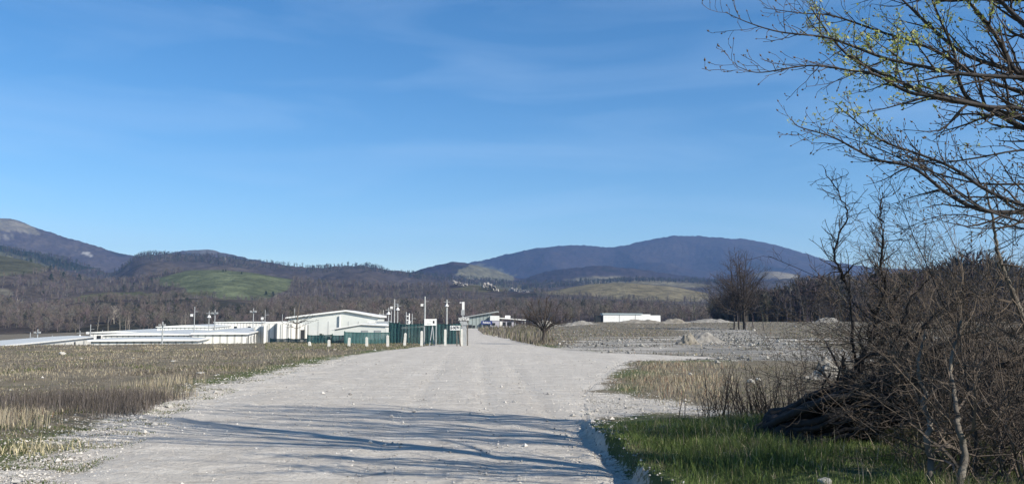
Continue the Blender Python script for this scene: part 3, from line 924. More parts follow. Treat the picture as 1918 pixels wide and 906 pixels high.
def barrack(name, label, u, d, vroof, w, L, group=None, yaw=YAW, nwin_f=2, nwin_s=6, cat='barrack', roofpitch=0.5, floor_z=None):
    """front right corner of the roof edge appears at (u, vroof) at distance d"""
    c = P(u, vroof, d)
    zg = min(Zs(c.x - w * 0.9, c.y), Zs(c.x, c.y), Zs(c.x - 0.25 * L, c.y + 0.9 * L)) - 0.3 if floor_z is None else floor_z
    H = c.z - zg
    e = empty(name, (c.x, c.y, zg), yaw)
    wl = MB().box(-w, 0, 0, L, 0, H - 0.02).build('wall', WHITE_WALL, e)
    # roof, shallow gable running along the length, overhanging
    roofpitch *= 0.35; o_ = 0.28; nwin_s = max(nwin_s, round(L / 3.6))
    MB().prism([(-w - o_, H - 0.10), (0 + o_, H - 0.10), (0 + o_, H + 0.05), (-w / 2, H + 0.05 + roofpitch), (-w - o_, H + 0.05)], -o_, L + o_).build('roof', ROOF_GREY, e)
    MB().box(-w - 0.3, 0.3, -0.36, -0.29, H - 0.12, H + 0.05).box(0.29, 0.35, -0.28, L + 0.3, H - 0.12, H + 0.07).build('fascia', WHITE_PAINT, e)
    hh = min(1.1, H * 0.4); z0 = H * 0.42
    for k in range(nwin_f):
        xx = -w * (k + 0.5) / nwin_f
        win = MB().box(xx - 0.55, xx + 0.55, -0.05, 0.0, z0, z0 + hh).build('window', WHITE_PAINT, e)
        MB().box(xx - 0.45, xx + 0.45, -0.07, -0.045, z0 + 0.1, z0 + hh - 0.1).build('pane', DARK_OPEN, win)
    for k in range(nwin_s):
        yy = L * (k + 0.5) / nwin_s
        if k % 2 == 1:
            MB().box(0.0, 0.06, yy - 0.5, yy + 0.5, 0.05, H * 0.86).build('door', DARK_OPEN if k % 4 == 1 else GREY_METAL, e)
        else:
            win = MB().box(0.0, 0.05, yy - 0.7, yy + 0.7, z0, z0 + hh).build('window', WHITE_PAINT, e)
            MB().box(0.045, 0.07, yy - 0.6, yy + 0.6, z0 + 0.1, z0 + hh - 0.1).build('pane', DARK_OPEN, win)
    tag(e, label, cat, group)
    return e

GB = 'white prefabricated barracks of the camp'
barrack('barrack', 'long white corrugated barrack with a plain ribbed end wall, beside the container gap', 460, 112, 624, 6.4, 74, GB, nwin_f=0, nwin_s=16)
barrack('barrack', 'low wide white barrack at the front with a flat roof, just behind the field edge', 368, 100, 636, 11.3, 12, GB, nwin_f=5, nwin_s=2, roofpitch=0.35)
barrack('barrack', 'wide white barrack behind the low flat one, its right side lined with doors', 350, 150, 626, 13.5, 120, GB, nwin_f=4, nwin_s=20, roofpitch=0.9)
barrack('barrack', 'long white barrack running back from the left frame edge behind the dry field', -40, 92, 651, 7.0, 66, GB, YAW + 0.05, nwin_f=2, nwin_s=14)
barrack('barrack', 'far long white barrack with a row of small windows under the poles', 395, 205, 611.5, 12, 170, GB, nwin_f=2, nwin_s=24, roofpitch=1.0)
barrack('barrack', 'far white barrack with tall parapet at the back of the camp', 506, 260, 603, 16, 40, GB, nwin_f=4, nwin_s=5, roofpitch=0.4)
barrack('barrack', 'low white barrack with faint grey roof behind the second row', 262, 190, 622, 10, 110, GB, nwin_f=3, nwin_s=10, roofpitch=0.9)
barrack('barrack', 'small white prefab with light roof between far barracks and big hall', 556, 230, 603.5, 8, 30, GB, nwin_f=2, nwin_s=4, roofpitch=0.8)

GC = 'white containers standing beside the camp fence'
for i, (u, d, v, w, lab) in enumerate([
        (505, 136, 612, 2.4, 'white shipping container at the end of the long ribbed barrack'),
        (521, 135, 606, 2.2, 'tall white container left of two dark gaps'),
        (531, 137, 607, 1.5, 'narrow white container between two dark gaps'),
        (546, 134, 605, 2.2, 'white container directly behind the bare pole tree'),
        (563, 136, 606, 2.4, 'white container right of the bare pole tree'),
        (577, 139, 608, 2.0, 'white container with a dark square hatch at the right end of the row')]):
    c = P(u, v, d); zg = Zs(c.x, c.y) - 0.1; H = c.z - zg
    e = empty('white_container', (c.x, c.y, zg), YAW)
    MB().box(-w, 0, 0, 6, 0, H).build('body', WHITE_WALL, e)
    MB().box(-w - 0.05, 0.05, -0.05, 6.05, H, H + 0.08).build('roof', WHITE_PAINT, e)
    MB().box(-w + 0.02, -w + 0.1, -0.06, -0.003, 0, H).build('corner_post', GREY_METAL, e); MB().box(-0.1, -0.02, -0.06, -0.003, 0, H).build('corner_post', GREY_METAL, e)
    for s in (0.27, 0.73):
        MB().box(-w * s - 0.03, -w * s + 0.03, -0.09, -0.02, 0.2, H - 0.2).build('lock_bar', GREY_METAL, e)
    if i == 5: MB().box(-w * 0.8, -w * 0.25, -0.12, -0.003, H * 0.3, H * 0.75).build('hatch', DARK_OPEN, e)
    tag(e, lab, 'container', GC)

# big white hall with its annex
def hall():
    d = 150
    q = lambda u, v, dd=d: P(u, v, dd)
    l, ap, rr = q(541, 596), q(648, 583), q(708, 593)
    zg = -2.6
    e = empty('white_hall', ((l.x + rr.x) / 2, d, zg), 0.06)
    ox = (l.x + rr.x) / 2
    pts = [(l.x - ox, 0), (rr.x - ox, 0), (rr.x - ox, rr.z - zg), (ap.x - ox, ap.z - zg), (l.x - ox, l.z - zg)]
    MB().prism(pts, 0, 12).build('wall', PVC, e)
    t = 0.22
    up = lambda p, k: (p[0], p[1] + k)
    A, B, Cc = pts[2], pts[3], pts[4]
    MB().prism([(A[0] + 0.4, A[1] - 0.12), up(B, 0.01), (Cc[0] - 0.4, Cc[1] - 0.04), (Cc[0] - 0.4, Cc[1] + t), up(B, t + 0.05), (A[0] + 0.4, A[1] + t)], -0.5, 12.4).build('roof', WHITE_PAINT, e)
    px = q(637, 590).x - ox
    MB().bar((px, -0.3, 0), (px, -0.3, q(637, 590).z - zg), 0.18, 0.14).build('downpipe', WHITE_PAINT, e)
    for kk in range(1, 9):
        xx = pts[0][0] + (pts[1][0] - pts[0][0]) * kk / 9
        if abs(xx - px) > 0.6: MB().box(xx - 0.035, xx + 0.035, -0.04, -0.003, 0, min(pts[2][1], pts[4][1]) - 0.5).build('frame_rib', GREY_METAL, e)
    hp = q(572, 608)
    MB().box(hp.x - ox - 0.6, hp.x - ox + 0.6, -0.08, -0.003, hp.z - zg - 2.4, hp.z - zg).build('door', DARK_OPEN, e)
    MB().box(q(690, 600).x - ox, q(707, 600).x - ox, -2.2, -0.52, q(700, 604).z - zg, q(700, 601).z - zg).build('awning', WHITE_PAINT, e)
    tag(e, 'large white gabled hall rising above the barracks behind the fence', 'hall')
    # annex
    d2 = 132; z2 = Zs(P(690, 620, d2).x, d2) - 0.1
    a0, a1 = P(622, 622, d2), P(722, 612, d2)
    e2 = empty('white_tent', (a0.x, d2, z2), 0)
    W = a1.x - a0.x; H1 = P(640, 617, d2).z - z2; H2 = P(690, 608, d2).z - z2
    MB().prism([(0, 0), (W, 0), (W, H2 * 0.93), (W * 0.55, H2), (W * 0.05, H1)], 0, 9).build('cover', PVC, e2)
    MB().prism([(-0.2, H1 - 0.05), (W * 0.55, H2 + 0.01), (W + 0.3, H2 * 0.93), (W + 0.3, H2 * 0.93 + 0.14), (W * 0.55, H2 + 0.2), (-0.2, H1 + 0.12)], -0.3, 9.3).build('roof', WHITE_PAINT, e2)
    for k in (0.62, 0.86):
        MB().box(W * k - 0.5, W * k + 0.5, -0.1, -0.003, H1 * 0.3, H1 * 0.95).build('opening', GREY_METAL, e2)
    tag(e2, 'lower white tent leaning against the front of the large hall', 'tent')
    # small side block with blue-grey shutters at right
    c = P(727, 603, 140); z3 = Zs(c.x, 140) - 0.1; H = c.z - z3
    e3 = empty('guard_block', (c.x, 140, z3), 0.05)
    MB().box(-1.9, 0, 0, 5, 0, H).build('wall', simple('pale_grey_panel', (0.55, 0.58, 0.6), (0.46, 0.49, 0.5), 1, 0.6), e3)
    MB().box(-2.1, 0.2, -0.2, 5.2, H, H + 0.15).build('roof', GREY_METAL, e3)
    MB().box(-1.5, -0.4, -0.06, -0.003, H * 0.35, H * 0.8).build('window', DARK_OPEN, e3)
    tag(e3, 'narrow pale grey block at the right end of the white hall', 'building')
hall()

# ------------------------------------------------------------------ poles
def lamp_pole(u, vtop, d, label, kind='plain', thick=0.10):
    t = P(u, vtop, d); z = Zs(t.x, d); H = t.z - z
    e = empty('lamp_pole' if kind != 'utility' else 'utility_pole', (t.x, d, z), 0)
    MB().bar((0, 0, -0.2), (0, 0, H), thick, thick * 0.7, 7).build('post', CONCRETE if kind == 'utility' else GREY_METAL, e)
    s = d / 150
    if kind == 'flood':
        m = MB(); 
        m.box(-0.5 * s, 0.5 * s, -0.05, 0.05, H - 0.75 * s, H - 0.65 * s); m.build('crossarm', GREY_METAL, e)
        for sx in (-0.4, 0.4):
            MB().box(sx * s - 0.15 * s, sx * s + 0.15 * s, -0.3, 0.0, H - 0.7 * s, H - 0.42 * s).build('floodlight', GREY_METAL, e)
    elif kind == 'dome':
        MB().bar((0, 0, H - 1.15 * s), (0, 0, H - 0.75 * s), 0.36 * s, 0.12 * s, 10).build('lamp_head', WHITE_PAINT, e)
        MB().box(-0.5 * s, 0.6 * s, -0.04, 0.04, H - 0.45 * s, H - 0.37 * s).build('crossarm', GREY_METAL, e)
    elif kind == 'arm':
        MB().box(-0.1, 0.65 * s, -0.04, 0.04, H - 0.9 * s, H - 0.82 * s).build('bracket', GREY_METAL, e); MB().box(-0.6 * s, 0.1, -0.04, 0.04, H - 1.35 * s, H - 1.27 * s).build('bracket', GREY_METAL, e)
        MB().box(-0.72 * s, -0.3 * s, -0.1, 0.15, H - 1.7 * s, H - 1.3 * s).build('lamp_head', WHITE_PAINT, e)
    elif kind == 'utility':
        MB().box(-0.7 * s, 0.7 * s, -0.06, 0.06, H - 0.9 * s, H - 0.78 * s).build('crossarm', GREY_METAL, e)
        for sx in (-0.6, 0.0, 0.6):
            MB().bar((sx * s, 0, H - 0.78 * s), (sx * s, 0, H - 0.58 * s), 0.05 * s, 0.03 * s, 6).build('insulator', WHITE_PAINT, e)
    tag(e, label, 'pole', 'poles of the camp')
    return e
for spec in [
    (57, 622, 150, 'short grey lamp pole, farthest left behind the left barrack', 'arm'),
    (71, 616, 140, 'lamp pole with stacked fittings second from the left frame edge', 'flood'),
    (98, 628, 150, 'very short lamp pole low over the left barrack roof', 'dome'),
    (150, 619, 170, 'short grey lamp pole above the left barrack roof, before its end', 'dome'),
    (170, 607, 160, 'taller lamp pole above the end of the left barrack', 'arm'),
    (192, 618, 190, 'short lamp pole with wide head just right of the left barrack', 'flood'),
    (305, 602, 96, 'lamp pole with twin heads standing in front of the low wide barrack', 'flood'),
    (365, 574, 165, 'tall pole with a side lamp above the wide barrack', 'arm'),
    (392, 582, 190, 'pole with a round white lamp and long crossarm', 'dome'),
    (403, 580, 150, 'darker pole beside the round white lamp', 'flood'),
    (475, 577, 150, 'tall pole with two brackets above the long ribbed barrack', 'flood'),
    (491, 592, 230, 'tiny pole between two larger poles over the far barrack', 'arm'),
    (497, 580, 200, 'lamp pole right of the tall one over the far barrack', 'arm'),
    (529, 588, 200, 'thin short pole between far barrack and big hall', 'plain'),
    (552, 577, 190, 'thin pole just left of the bare pole tree', 'plain'),
    (718, 580, 175, 'short pole with wire behind the right roof slope of the hall', 'utility'),
    (728, 576, 140, 'lamp pole with round head, leftmost of the group right of the hall', 'dome'),
    (733, 582, 160, 'thin short pole behind the round-headed lamp right of the hall', 'plain'),
    (739, 560, 100, 'tallest pole of the group right of the hall', 'arm'),
    (745, 568, 120, 'lamp pole with white head right beside the tallest pole', 'dome'),
    (772, 587, 150, 'low pole between ladder frame and white board', 'arm'),
    (796, 555, 82, 'tall concrete pole rising behind the white framed board', 'arm'),
    (837, 561, 84, 'lamp pole with white bell-shaped head nearest the gate', 'dome'),
]:
    lamp_pole(*spec)

# ladder-like frame between the poles
def frame_mast():
    d = 130; a = P(761, 584, d); z = Zs(a.x, d); H = a.z - z
    e = empty('ladder_frame', (a.x, d, z))
    MB().bar((0, 0, -0.2), (0, 0, H), 0.09).build('post', GREY_METAL, e)
    MB().bar((0.45, 0, -0.2), (0.45, 0, H - 0.2), 0.09).build('post', WHITE_PAINT, e)
    m = MB()
    for k in range(4): m.box(0, 0.45, -0.05, 0.05, H - 0.7 - k * 0.6, H - 0.55 - k * 0.6)
    m.build('rung', WHITE_PAINT, e)
    tag(e, 'narrow white ladder-like frame standing behind the green netting', 'frame')
    c = P(752, 612, 120); z = Zs(c.x, 120)
    e = empty('flat_canopy', (c.x, 120, z))
    Wd = 2.7; H = P(752, 612, 120).z - z
    MB().prism([(0, H - 0.3), (Wd, H - 0.05), (Wd, H + 0.12), (0, H)], 0, 4).build('roof', WHITE_PAINT, e)
    for x in (0.15, Wd - 0.15): MB().box(x - 0.06, x + 0.06, 0.1, 0.22, -0.1, H - 0.25).build('post', GREY_METAL, e)
    tag(e, 'flat pale canopy roof showing above the green netting', 'canopy')
frame_mast()

# ------------------------------------------------------------------ green netting fence
def net_mat():
    m, nt, b, out = new_mat('green_shade_net')
    v = objvec(nt)
    n = noise_node(nt, 1.3, 5, 0.6, v)
    nt.links.new(mix(nt, ramp(nt, n.outputs['Fac'], 0.3, 0.7), (0.026, 0.088, 0.092), (0.045, 0.13, 0.13)), b.inputs['Base Color'])
    b.inputs['Roughness'].default_value = 0.8
    tr = nt.nodes.new('ShaderNodeBsdfTransparent'); ms = nt.nodes.new('ShaderNodeMixShader')
    n2 = noise_node(nt, 0.7, 3, 0.5, v)
    nt.links.new(ramp(nt, n2.outputs['Fac'], 0.35, 0.65, (0.10, 0.10, 0.10, 1), (0.42, 0.42, 0.42, 1)), ms.inputs[0])
    nt.links.new(b.outputs[0], ms.inputs[1]); nt.links.new(tr.outputs[0], ms.inputs[2]); nt.links.new(ms.outputs[0], out.inputs[0])
    w = nt.nodes.new('ShaderNodeTexWave'); w.inputs['Scale'].default_value = 1.2; w.inputs['Distortion'].default_value = 3; nt.links.new(v, w.inputs['Vector'])
    bump(nt, b, w.outputs['Fac'], 0.4, 0.05)
    return m
NET = net_mat()
GREEN_METAL = simple('green_post_paint', (0.05, 0.11, 0.09), (0.03, 0.07, 0.06), 5, 0.6, 0.05)
def net_fence(label, pts, vtops, group='green netting fence around the camp'):
    """pts: (u, d) corners along the fence; vtops: image height of its top at each corner"""
    W = []
    for (u, d), v in zip(pts, vtops):
        t = P(u, v, d); W.append((t.x, d, Zs(t.x, d), t.z))
    e = empty('netting_fence', (W[0][0], W[0][1], W[0][2]))
    ox, oy, oz = W[0][:3]
    m = MB()
    for (x0, y0, g0, t0), (x1, y1, g1, t1) in zip(W[:-1], W[1:]):
        n = max(2, int(math.hypot(x1 - x0, y1 - y0) / 0.5)); prev = None
        for k in range(n + 1):
            f = k / n; sag = 0.05 * math.sin(f * math.pi * max(1, n // 4)) ** 2
            x = x0 + (x1 - x0) * f - ox; y = y0 + (y1 - y0) * f - oy + 0.04 * math.sin(k * 1.7)
            g = g0 + (g1 - g0) * f - oz - 0.15; t = t0 + (t1 - t0) * f - oz - sag
            if prev: 
                px, py, pg, pt = prev
                m.add([(px, py, pg), (x, y, g), (x, y, t), (px, py, pt), (px, py + 0.02, pg), (x, y + 0.02, g), (x, y + 0.02, t), (px, py + 0.02, pt)], [(0, 1, 2, 3), (7, 6, 5, 4), (3, 2, 6, 7), (0, 4, 5, 1)])
            prev = (x, y, g, t)
    m.build('netting', NET, e)
    for (x0, y0, g0, t0), (x1, y1, g1, t1) in zip(W[:-1], W[1:]):
        n = max(1, round(math.hypot(x1 - x0, y1 - y0) / 2.4))
        for k in range(n + 1):
            f = k / n
            MB().bar((x0 + (x1 - x0) * f - ox, y0 + (y1 - y0) * f - oy + 0.09, g0 + (g1 - g0) * f - oz - 0.2), (x0 + (x1 - x0) * f - ox, y0 + (y1 - y0) * f - oy + 0.09, t0 + (t1 - t0) * f - oz + 0.05), 0.05, n=6).build('post', GREEN_METAL, e)
        MB().bar((x0 - ox, y0 - oy + 0.09, t0 - oz - 0.06), (x1 - ox, y1 - oy + 0.09, t1 - oz - 0.06), 0.035, n=5).build('rail', GREEN_METAL, e)
    tag(e, label, 'fence', group)
net_fence('tall green netting fence between the corner stack and the gate', [(730, 64), (862, 62)], [606, 606])
net_fence('dark blue-green taller netting screen at the fence corner behind the poles', [(729, 65.5), (748, 65)], [603, 604])
net_fence('green netting fence section below the white tent', [(645, 62.5), (729, 63)], [621, 622])
net_fence('lower green netting section left of the white tent', [(576, 64), (622, 63.5)], [627, 626])
net_fence('short green netting section with a pale rail by the tent corner', [(622, 63.3), (645, 63)], [627, 627])
net_fence('low dark netting section farthest left behind the bare pole tree', [(506, 69), (576, 65)], [633.5, 633.5])

# white concrete posts standing in the grass in front of the netting
for i, (u, vb, vt, lab) in enumerate([
        (865, 643, 615, 'pale concrete post right beside the gate signs'), (834, 641.5, 616, 'pale concrete post second from the gate, in front of the lamp pole'),
        (790, 642.5, 619, 'pale concrete post in front of the framed white board'), (758, 645.5, 623, 'pale concrete post between white board and fence corner'),
        (727, 649, 627, 'pale concrete post at the fence corner'), (688, 649, 630.5, 'pale concrete post left of the fence corner'),
        (654, 649, 631.5, 'pale concrete post below the middle of the white tent'), (617, 649.5, 635.5, 'pale concrete post by the low netting section, second from the left end'),
        (582, 647.5, 639, 'stubby pale concrete post, last of the row on the left')]):
    x, y, z = hit(u, vb)
    y = min(y, 58.6 - 0.15 * i); x = float(au(u)) * y; z = Zs(x, y)
    t = P(u, vt, y); H = t.z - z
    r = np.random.default_rng(i)
    m = MB(); w = 0.085; lx = r.normal(0, 0.03)
    m.add([(-w, -w, -0.2), (w, -w, -0.2), (w, w, -0.2), (-w, w, -0.2), (-w * .85 + lx, -w * .85, H - 0.05), (w * .85 + lx, -w * .85, H - 0.05), (w * .85 + lx, w * .85, H - 0.05), (-w * .85 + lx, w * .85, H - 0.05), (lx, 0, H)],
          [(0, 3, 2, 1), (0, 1, 5, 4), (1, 2, 6, 5), (2, 3, 7, 6), (3, 0, 4, 7), (4, 5, 8), (5, 6, 8), (6, 7, 8), (7, 4, 8)])
    o = m.build('concrete_post', simple('whitewashed_concrete', (0.66, 0.65, 0.6), (0.5, 0.49, 0.45), 8, 0.9, 0.3) if i == 0 else bpy.data.materials['whitewashed_concrete'])
    o.location = (x, y, z); tag(o, lab, 'post', 'concrete posts in front of the netting fence')

# ------------------------------------------------------------------ signs at the gate
SIGN_WHITE = simple('white_sign_face', (0.80, 0.80, 0.78), (0.70, 0.70, 0.68), 2, 0.5, 0.02)
SIGN_DARK = simple('dark_lettering', (0.03, 0.03, 0.035), (0.02, 0.02, 0.025), 5, 0.6, 0.02)
SIGN_BLUE = simple('navy_sign_face', (0.045, 0.06, 0.20), (0.03, 0.045, 0.15), 2, 0.5, 0.02)
WOOD_POST = simple('weathered_wood', (0.16, 0.145, 0.125), (0.09, 0.08, 0.07), 7, 0.9, 0.3)

def text_part(s, size, mat, parent, loc, sx=1.0, ext=0.004):
    cu = bpy.data.curves.new('lettering', 'FONT'); cu.body = s; cu.size = size; cu.align_x = 'CENTER'; cu.align_y = 'CENTER'; cu.extrude = ext; cu.offset = size * 0.02
    cu.materials.append(mat)
    o = bpy.data.objects.new('lettering', cu); COL.objects.link(o); o.parent = parent
    dg = bpy.context.evaluated_depsgraph_get(); me = bpy.data.meshes.new_from_object(o.evaluated_get(dg))
    bpy.data.objects.remove(o); o = bpy.data.objects.new('lettering', me); COL.objects.link(o); o.parent = parent
    o.location = loc; o.rotation_euler = (R(90), 0, 0); o.scale = (sx, 1, 1)
    return o

def signs():
    # framed white board on legs
    d = 59.5; a, b = P(795, 597, d), P(817, 609, d)
    z = Zs(a.x, d); w = b.x - a.x; zt, zb = a.z - z, b.z - z
    e = empty('framed_board', ((a.x + b.x) / 2, d, z), 0.05)
    MB().box(-w / 2, w / 2, 0, 0.05, zb, zt).build('panel', SIGN_WHITE, e)
    MB().box(w * 0.22, w * 0.36, -0.012, 0, zb + 0.14, zt - 0.12).build('emblem', SIGN_DARK, e)
    MB().box(-w * 0.3, w * 0.1, -0.012, 0, zb + 0.10, zb + 0.14).box(-w * 0.1, w * 0.12, -0.012, 0, zt - 0.13, zt - 0.10).build('print_line', GREY_METAL, e)
    for x in (-w / 2, w / 2): MB().box(x - 0.04, x + 0.04, 0.055, 0.13, -0.1, zt + 0.03).build('leg', GREY_METAL, e)
    MB().bar((0.15, 0.1, zb), (-0.02, -0.5, 0), 0.03).bar((0.15, 0.1, zb), (0.3, -0.5, 0), 0.03).build('brace', GREY_METAL, e)
    tag(e, 'white framed board with a dark emblem on legs before the netting', 'sign', 'signs at the camp gate')
    # low sign with dark characters
    d = 57.5; a, b = P(843, 609.5, d), P(862, 618, d); z = Zs(a.x, d); w = b.x - a.x; zt, zb = a.z - z, b.z - z
    e = empty('direction_sign', ((a.x + b.x) / 2, d, z), -0.05)
    MB().box(-w / 2, w / 2, 0, 0.04, zb, zt).build('panel', SIGN_WHITE, e)
    text_part('Б·ЖПЧ', (zt - zb) * 0.85, SIGN_DARK, e, (0, -0.012, (zt + zb) / 2), w / ((zt - zb) * 3.2))
    MB().box(w * 0.12, w * 0.22, 0.05, 0.14, -0.1, zb + 0.2).build('post', WOOD_POST, e)
    MB().bar((w * 0.35, 0.1, zb), (w * 0.55, 0.0, -0.05), 0.05).build('brace', WOOD_POST, e)
    tag(e, 'lower white sign with dark characters on a leaning wooden stand', 'sign', 'signs at the camp gate')
    # upper sign on thick post
    d = 58.5; a, b = P(859.5, 594, d), P(878.5, 601.5, d); z = Zs(a.x, d); w = b.x - a.x; zt, zb = a.z - z, b.z - z
    e = empty('gate_sign', ((a.x + b.x) / 2, d, z), 0.04)
    MB().box(-w / 2, w / 2, 0, 0.05, zb, zt).build('panel', SIGN_DARK, e)
    text_part('NУРАМ', (zt - zb) * 1.15, SIGN_WHITE, e, (0, -0.012, (zt + zb) / 2), w / ((zt - zb) * 4.0))
    MB().box(-0.06, 0.16, 0.06, 0.28, -0.1, zb + 0.1).build('post', GREY_METAL, e)
    MB().box(0.20, 0.29, 0.06, 0.2, -0.1, zb + 0.05).build('post', WOOD_POST, e)
    MB().prism([(-0.18, zb - 0.25), (0.28, zb - 0.25), (0.2, zb), (-0.3, zb)], 0.0, 0.3).build('bracket', GREY_METAL, e)
    tag(e, 'dark upper sign with white characters on the thick gate post', 'sign', 'signs at the camp gate')
    # small white tower sign far behind
    d = 100; c = P(867, 565, d); z = Zs(c.x, d); H = c.z - z; s = d / F_PX
    e = empty('tower_light', (c.x, d, z))
    MB().box(-3.2 * s, 3.2 * s, 0, 0.3, P(867, 590, d).z - z, P(867, 580, d).z - z).build('cabinet', GREY_METAL, e)
    MB().box(-1.6 * s, 2.8 * s, 0.0, 0.25, P(867, 580, d).z - z + 0.003, H).build('housing', WHITE_PAINT, e)
    MB().box(-6 * s, -1.6 * s, 0.05, 0.15, H - 0.14, H - 0.03).build('bracket', WHITE_PAINT, e)
    MB().box(-0.09, 0.09, 0.05, 0.23, -0.1, P(867, 590, d).z - z - 0.003).build('post', GREY_METAL, e)
    tag(e, 'tall white box-shaped light housing on a post above the gate', 'light post')
signs()

# ------------------------------------------------------------------ buildings beyond the gate
def beyond_gate():
    d = 186
    GREENISH = corrugated('grey_green_cladding', (0.30, 0.345, 0.335), (0.25, 0.29, 0.28), 0.8, 'X')
    f = lambda u, v, dd=d: P(u, v, dd)
    a, b = f(868, 596), f(918, 586)
    z = Zs(a.x, d) - 0.1; W = b.x - a.x
    e = empty('workshop_shed', (a.x, d, z))
    hl, hr = a.z - z, b.z - z
    MB().prism([(0, 0), (W, 0), (W, hr - 0.1), (0, hl)], 0, 12).build('wall', GREENISH, e)
    MB().prism([(-0.6, hl + 0.01), (W + 1.7, hr + 0.2), (W + 1.7, hr + 0.45), (-0.6, hl + 0.22)], -0.6, 12.5).build('roof', GREY_METAL, e)
    for u0, u1, v0 in ((874, 884, 608), (886, 890, 609)):
        MB().box(f(u0, 600).x - a.x, f(u1, 600).x - a.x, -0.12, -0.003, 0.25, f(u0, v0).z - z).build('opening', DARK_OPEN, e)
    tag(e, 'grey-green clad shed with a sloping roof beyond the gate', 'shed')
    # navy sign
    p0, p1 = f(901, 600.5, 183), f(922, 607, 183); w = p1.x - p0.x
    es = empty('navy_sign', ((p0.x + p1.x) / 2, 183, Zs(p0.x, 183)))
    z0 = Zs(p0.x, 183); zb, zt = p1.z - z0, p0.z - z0
    MB().box(-w / 2, w / 2, 0, 0.08, zb, zt).build('panel', SIGN_BLUE, es)
    text_part('Polidom', (zt - zb) * 0.8, SIGN_WHITE, es, (0, -0.02, (zt + zb) / 2), w / ((zt - zb) * 3.9), 0.01)
    for x in (-w * 0.4, w * 0.4): MB().box(x - 0.06, x + 0.06, 0.09, 0.2, -0.1, zt - 0.1).build('leg', GREY_METAL, es)
    tag(es, 'navy blue sign with white lettering in front of the shed', 'sign')
    # white lettered cube
    d3 = 184; p0, p1 = f(918, 591, d3), f(935, 600, d3)
    zg = Zs(p0.x, d3) - 0.1
    e = empty('white_kiosk', (p0.x, d3, zg))
    w = p1.x - p0.x; zb, zt = p1.z - zg, p0.z - zg
    MB().box(0, w, 0, 3, zb, zt).build('upper_wall', WHITE_PAINT, e)
    MB().box(0.05, w - 0.05, 0.1, 3, 0, zb - 0.003).build('lower_wall', simple('mauve_grey_panel', (0.42, 0.41, 0.46), (0.34, 0.33, 0.37), 1, 0.7), e)
    MB().box(0.4, 1.1, 0.02, 0.1, 0.8, 1.3).build('window', DARK_OPEN, e)
    tag(e, 'small kiosk with a bright white upper panel next to the shed', 'kiosk')
    # low white-roofed row to the right
    d4 = 190; p0, p1 = f(935, 594, d4), f(985, 599, d4); zg = Zs(p0.x, d4) - 0.1; w = p1.x - p0.x
    e = empty('service_row', (p0.x, d4, zg))
    h0, h1 = p0.z - zg, p1.z - zg
    MB().prism([(0, 0), (w * 0.55, 0), (w * 0.55, h1 * 0.86), (0, h1 * 0.86)], 0, 5).build('wall', bpy.data.materials['mauve_grey_panel'], e)
    MB().prism([(-0.2, h0 - 0.25), (w, h1 - 0.1), (w, h1 + 0.08), (-0.2, h0)], -0.5, 6).build('roof', WHITE_PAINT, e)
    MB().box(w * 0.22, w * 0.42, 1, 2.2, h0 - 0.2, h0 + 0.42).build('roof_unit', WHITE_PAINT, e)
    for k in (0.6, 0.86, 0.97): MB().box(w * k - 0.08, w * k + 0.08, 0, 0.16, 0, h1 - 0.3).build('post', GREY_METAL, e)
    for k in (0.08, 0.3): MB().box(w * k, w * k + 1.0, -0.05, -0.003, 0.6, 1.5).build('window', DARK_OPEN, e)
    MB().box(w * 0.02, w * 0.12, -0.4, -0.06, 0, 1.6).build('door', WHITE_PAINT, e)
    tag(e, 'low white-roofed row with an open bay right of the kiosk', 'building')
    # long white barrier block out in the right field
    d5 = 236; p0, p1 = f(1130, 586.5, d5), f(1238, 590, d5); zg = Zs((p0.x + p1.x) / 2, d5) - 0.5
    e = empty('long_white_shed', (p0.x, d5, zg), 0.03)
    w = p1.x - p0.x; h = p0.z - zg
    MB().box(0, w * 0.82, 0, 4, 0, h - 0.25).build('wall', WHITE_PAINT, e)
    MB().box(w * 0.82 + 0.01, w, 0.3, 4, 0, h - 0.55).build('side_wall', SIGN_WHITE, e)
    MB().prism([(-0.3, h - 0.24), (w * 0.68, h - 0.24), (w * 0.68, h - 0.02), (-0.3, h + 0.05)], -0.3, 4.5).build('roof', simple('blue_grey_roof', (0.42, 0.50, 0.52), (0.35, 0.42, 0.44), 1, 0.6), e)
    MB().box(w * 0.68, w * 1.01, 0.35, 4.4, h - 0.3, h - 0.2).build('low_roof', DARK_OPEN, e)
    for k in (0.28, 0.56): MB().box(w * k - 0.05, w * k + 0.05, -0.06, -0.003, 0, h - 0.3).build('seam', GREY_METAL, e)
    MB().box(-2.0, -0.02, 0.5, 4, 0, h - 0.6).build('lean_to', DARK_OPEN, e)
    tag(e, 'long low white shed with a thin roof far out in the right field', 'shed')
beyond_gate()

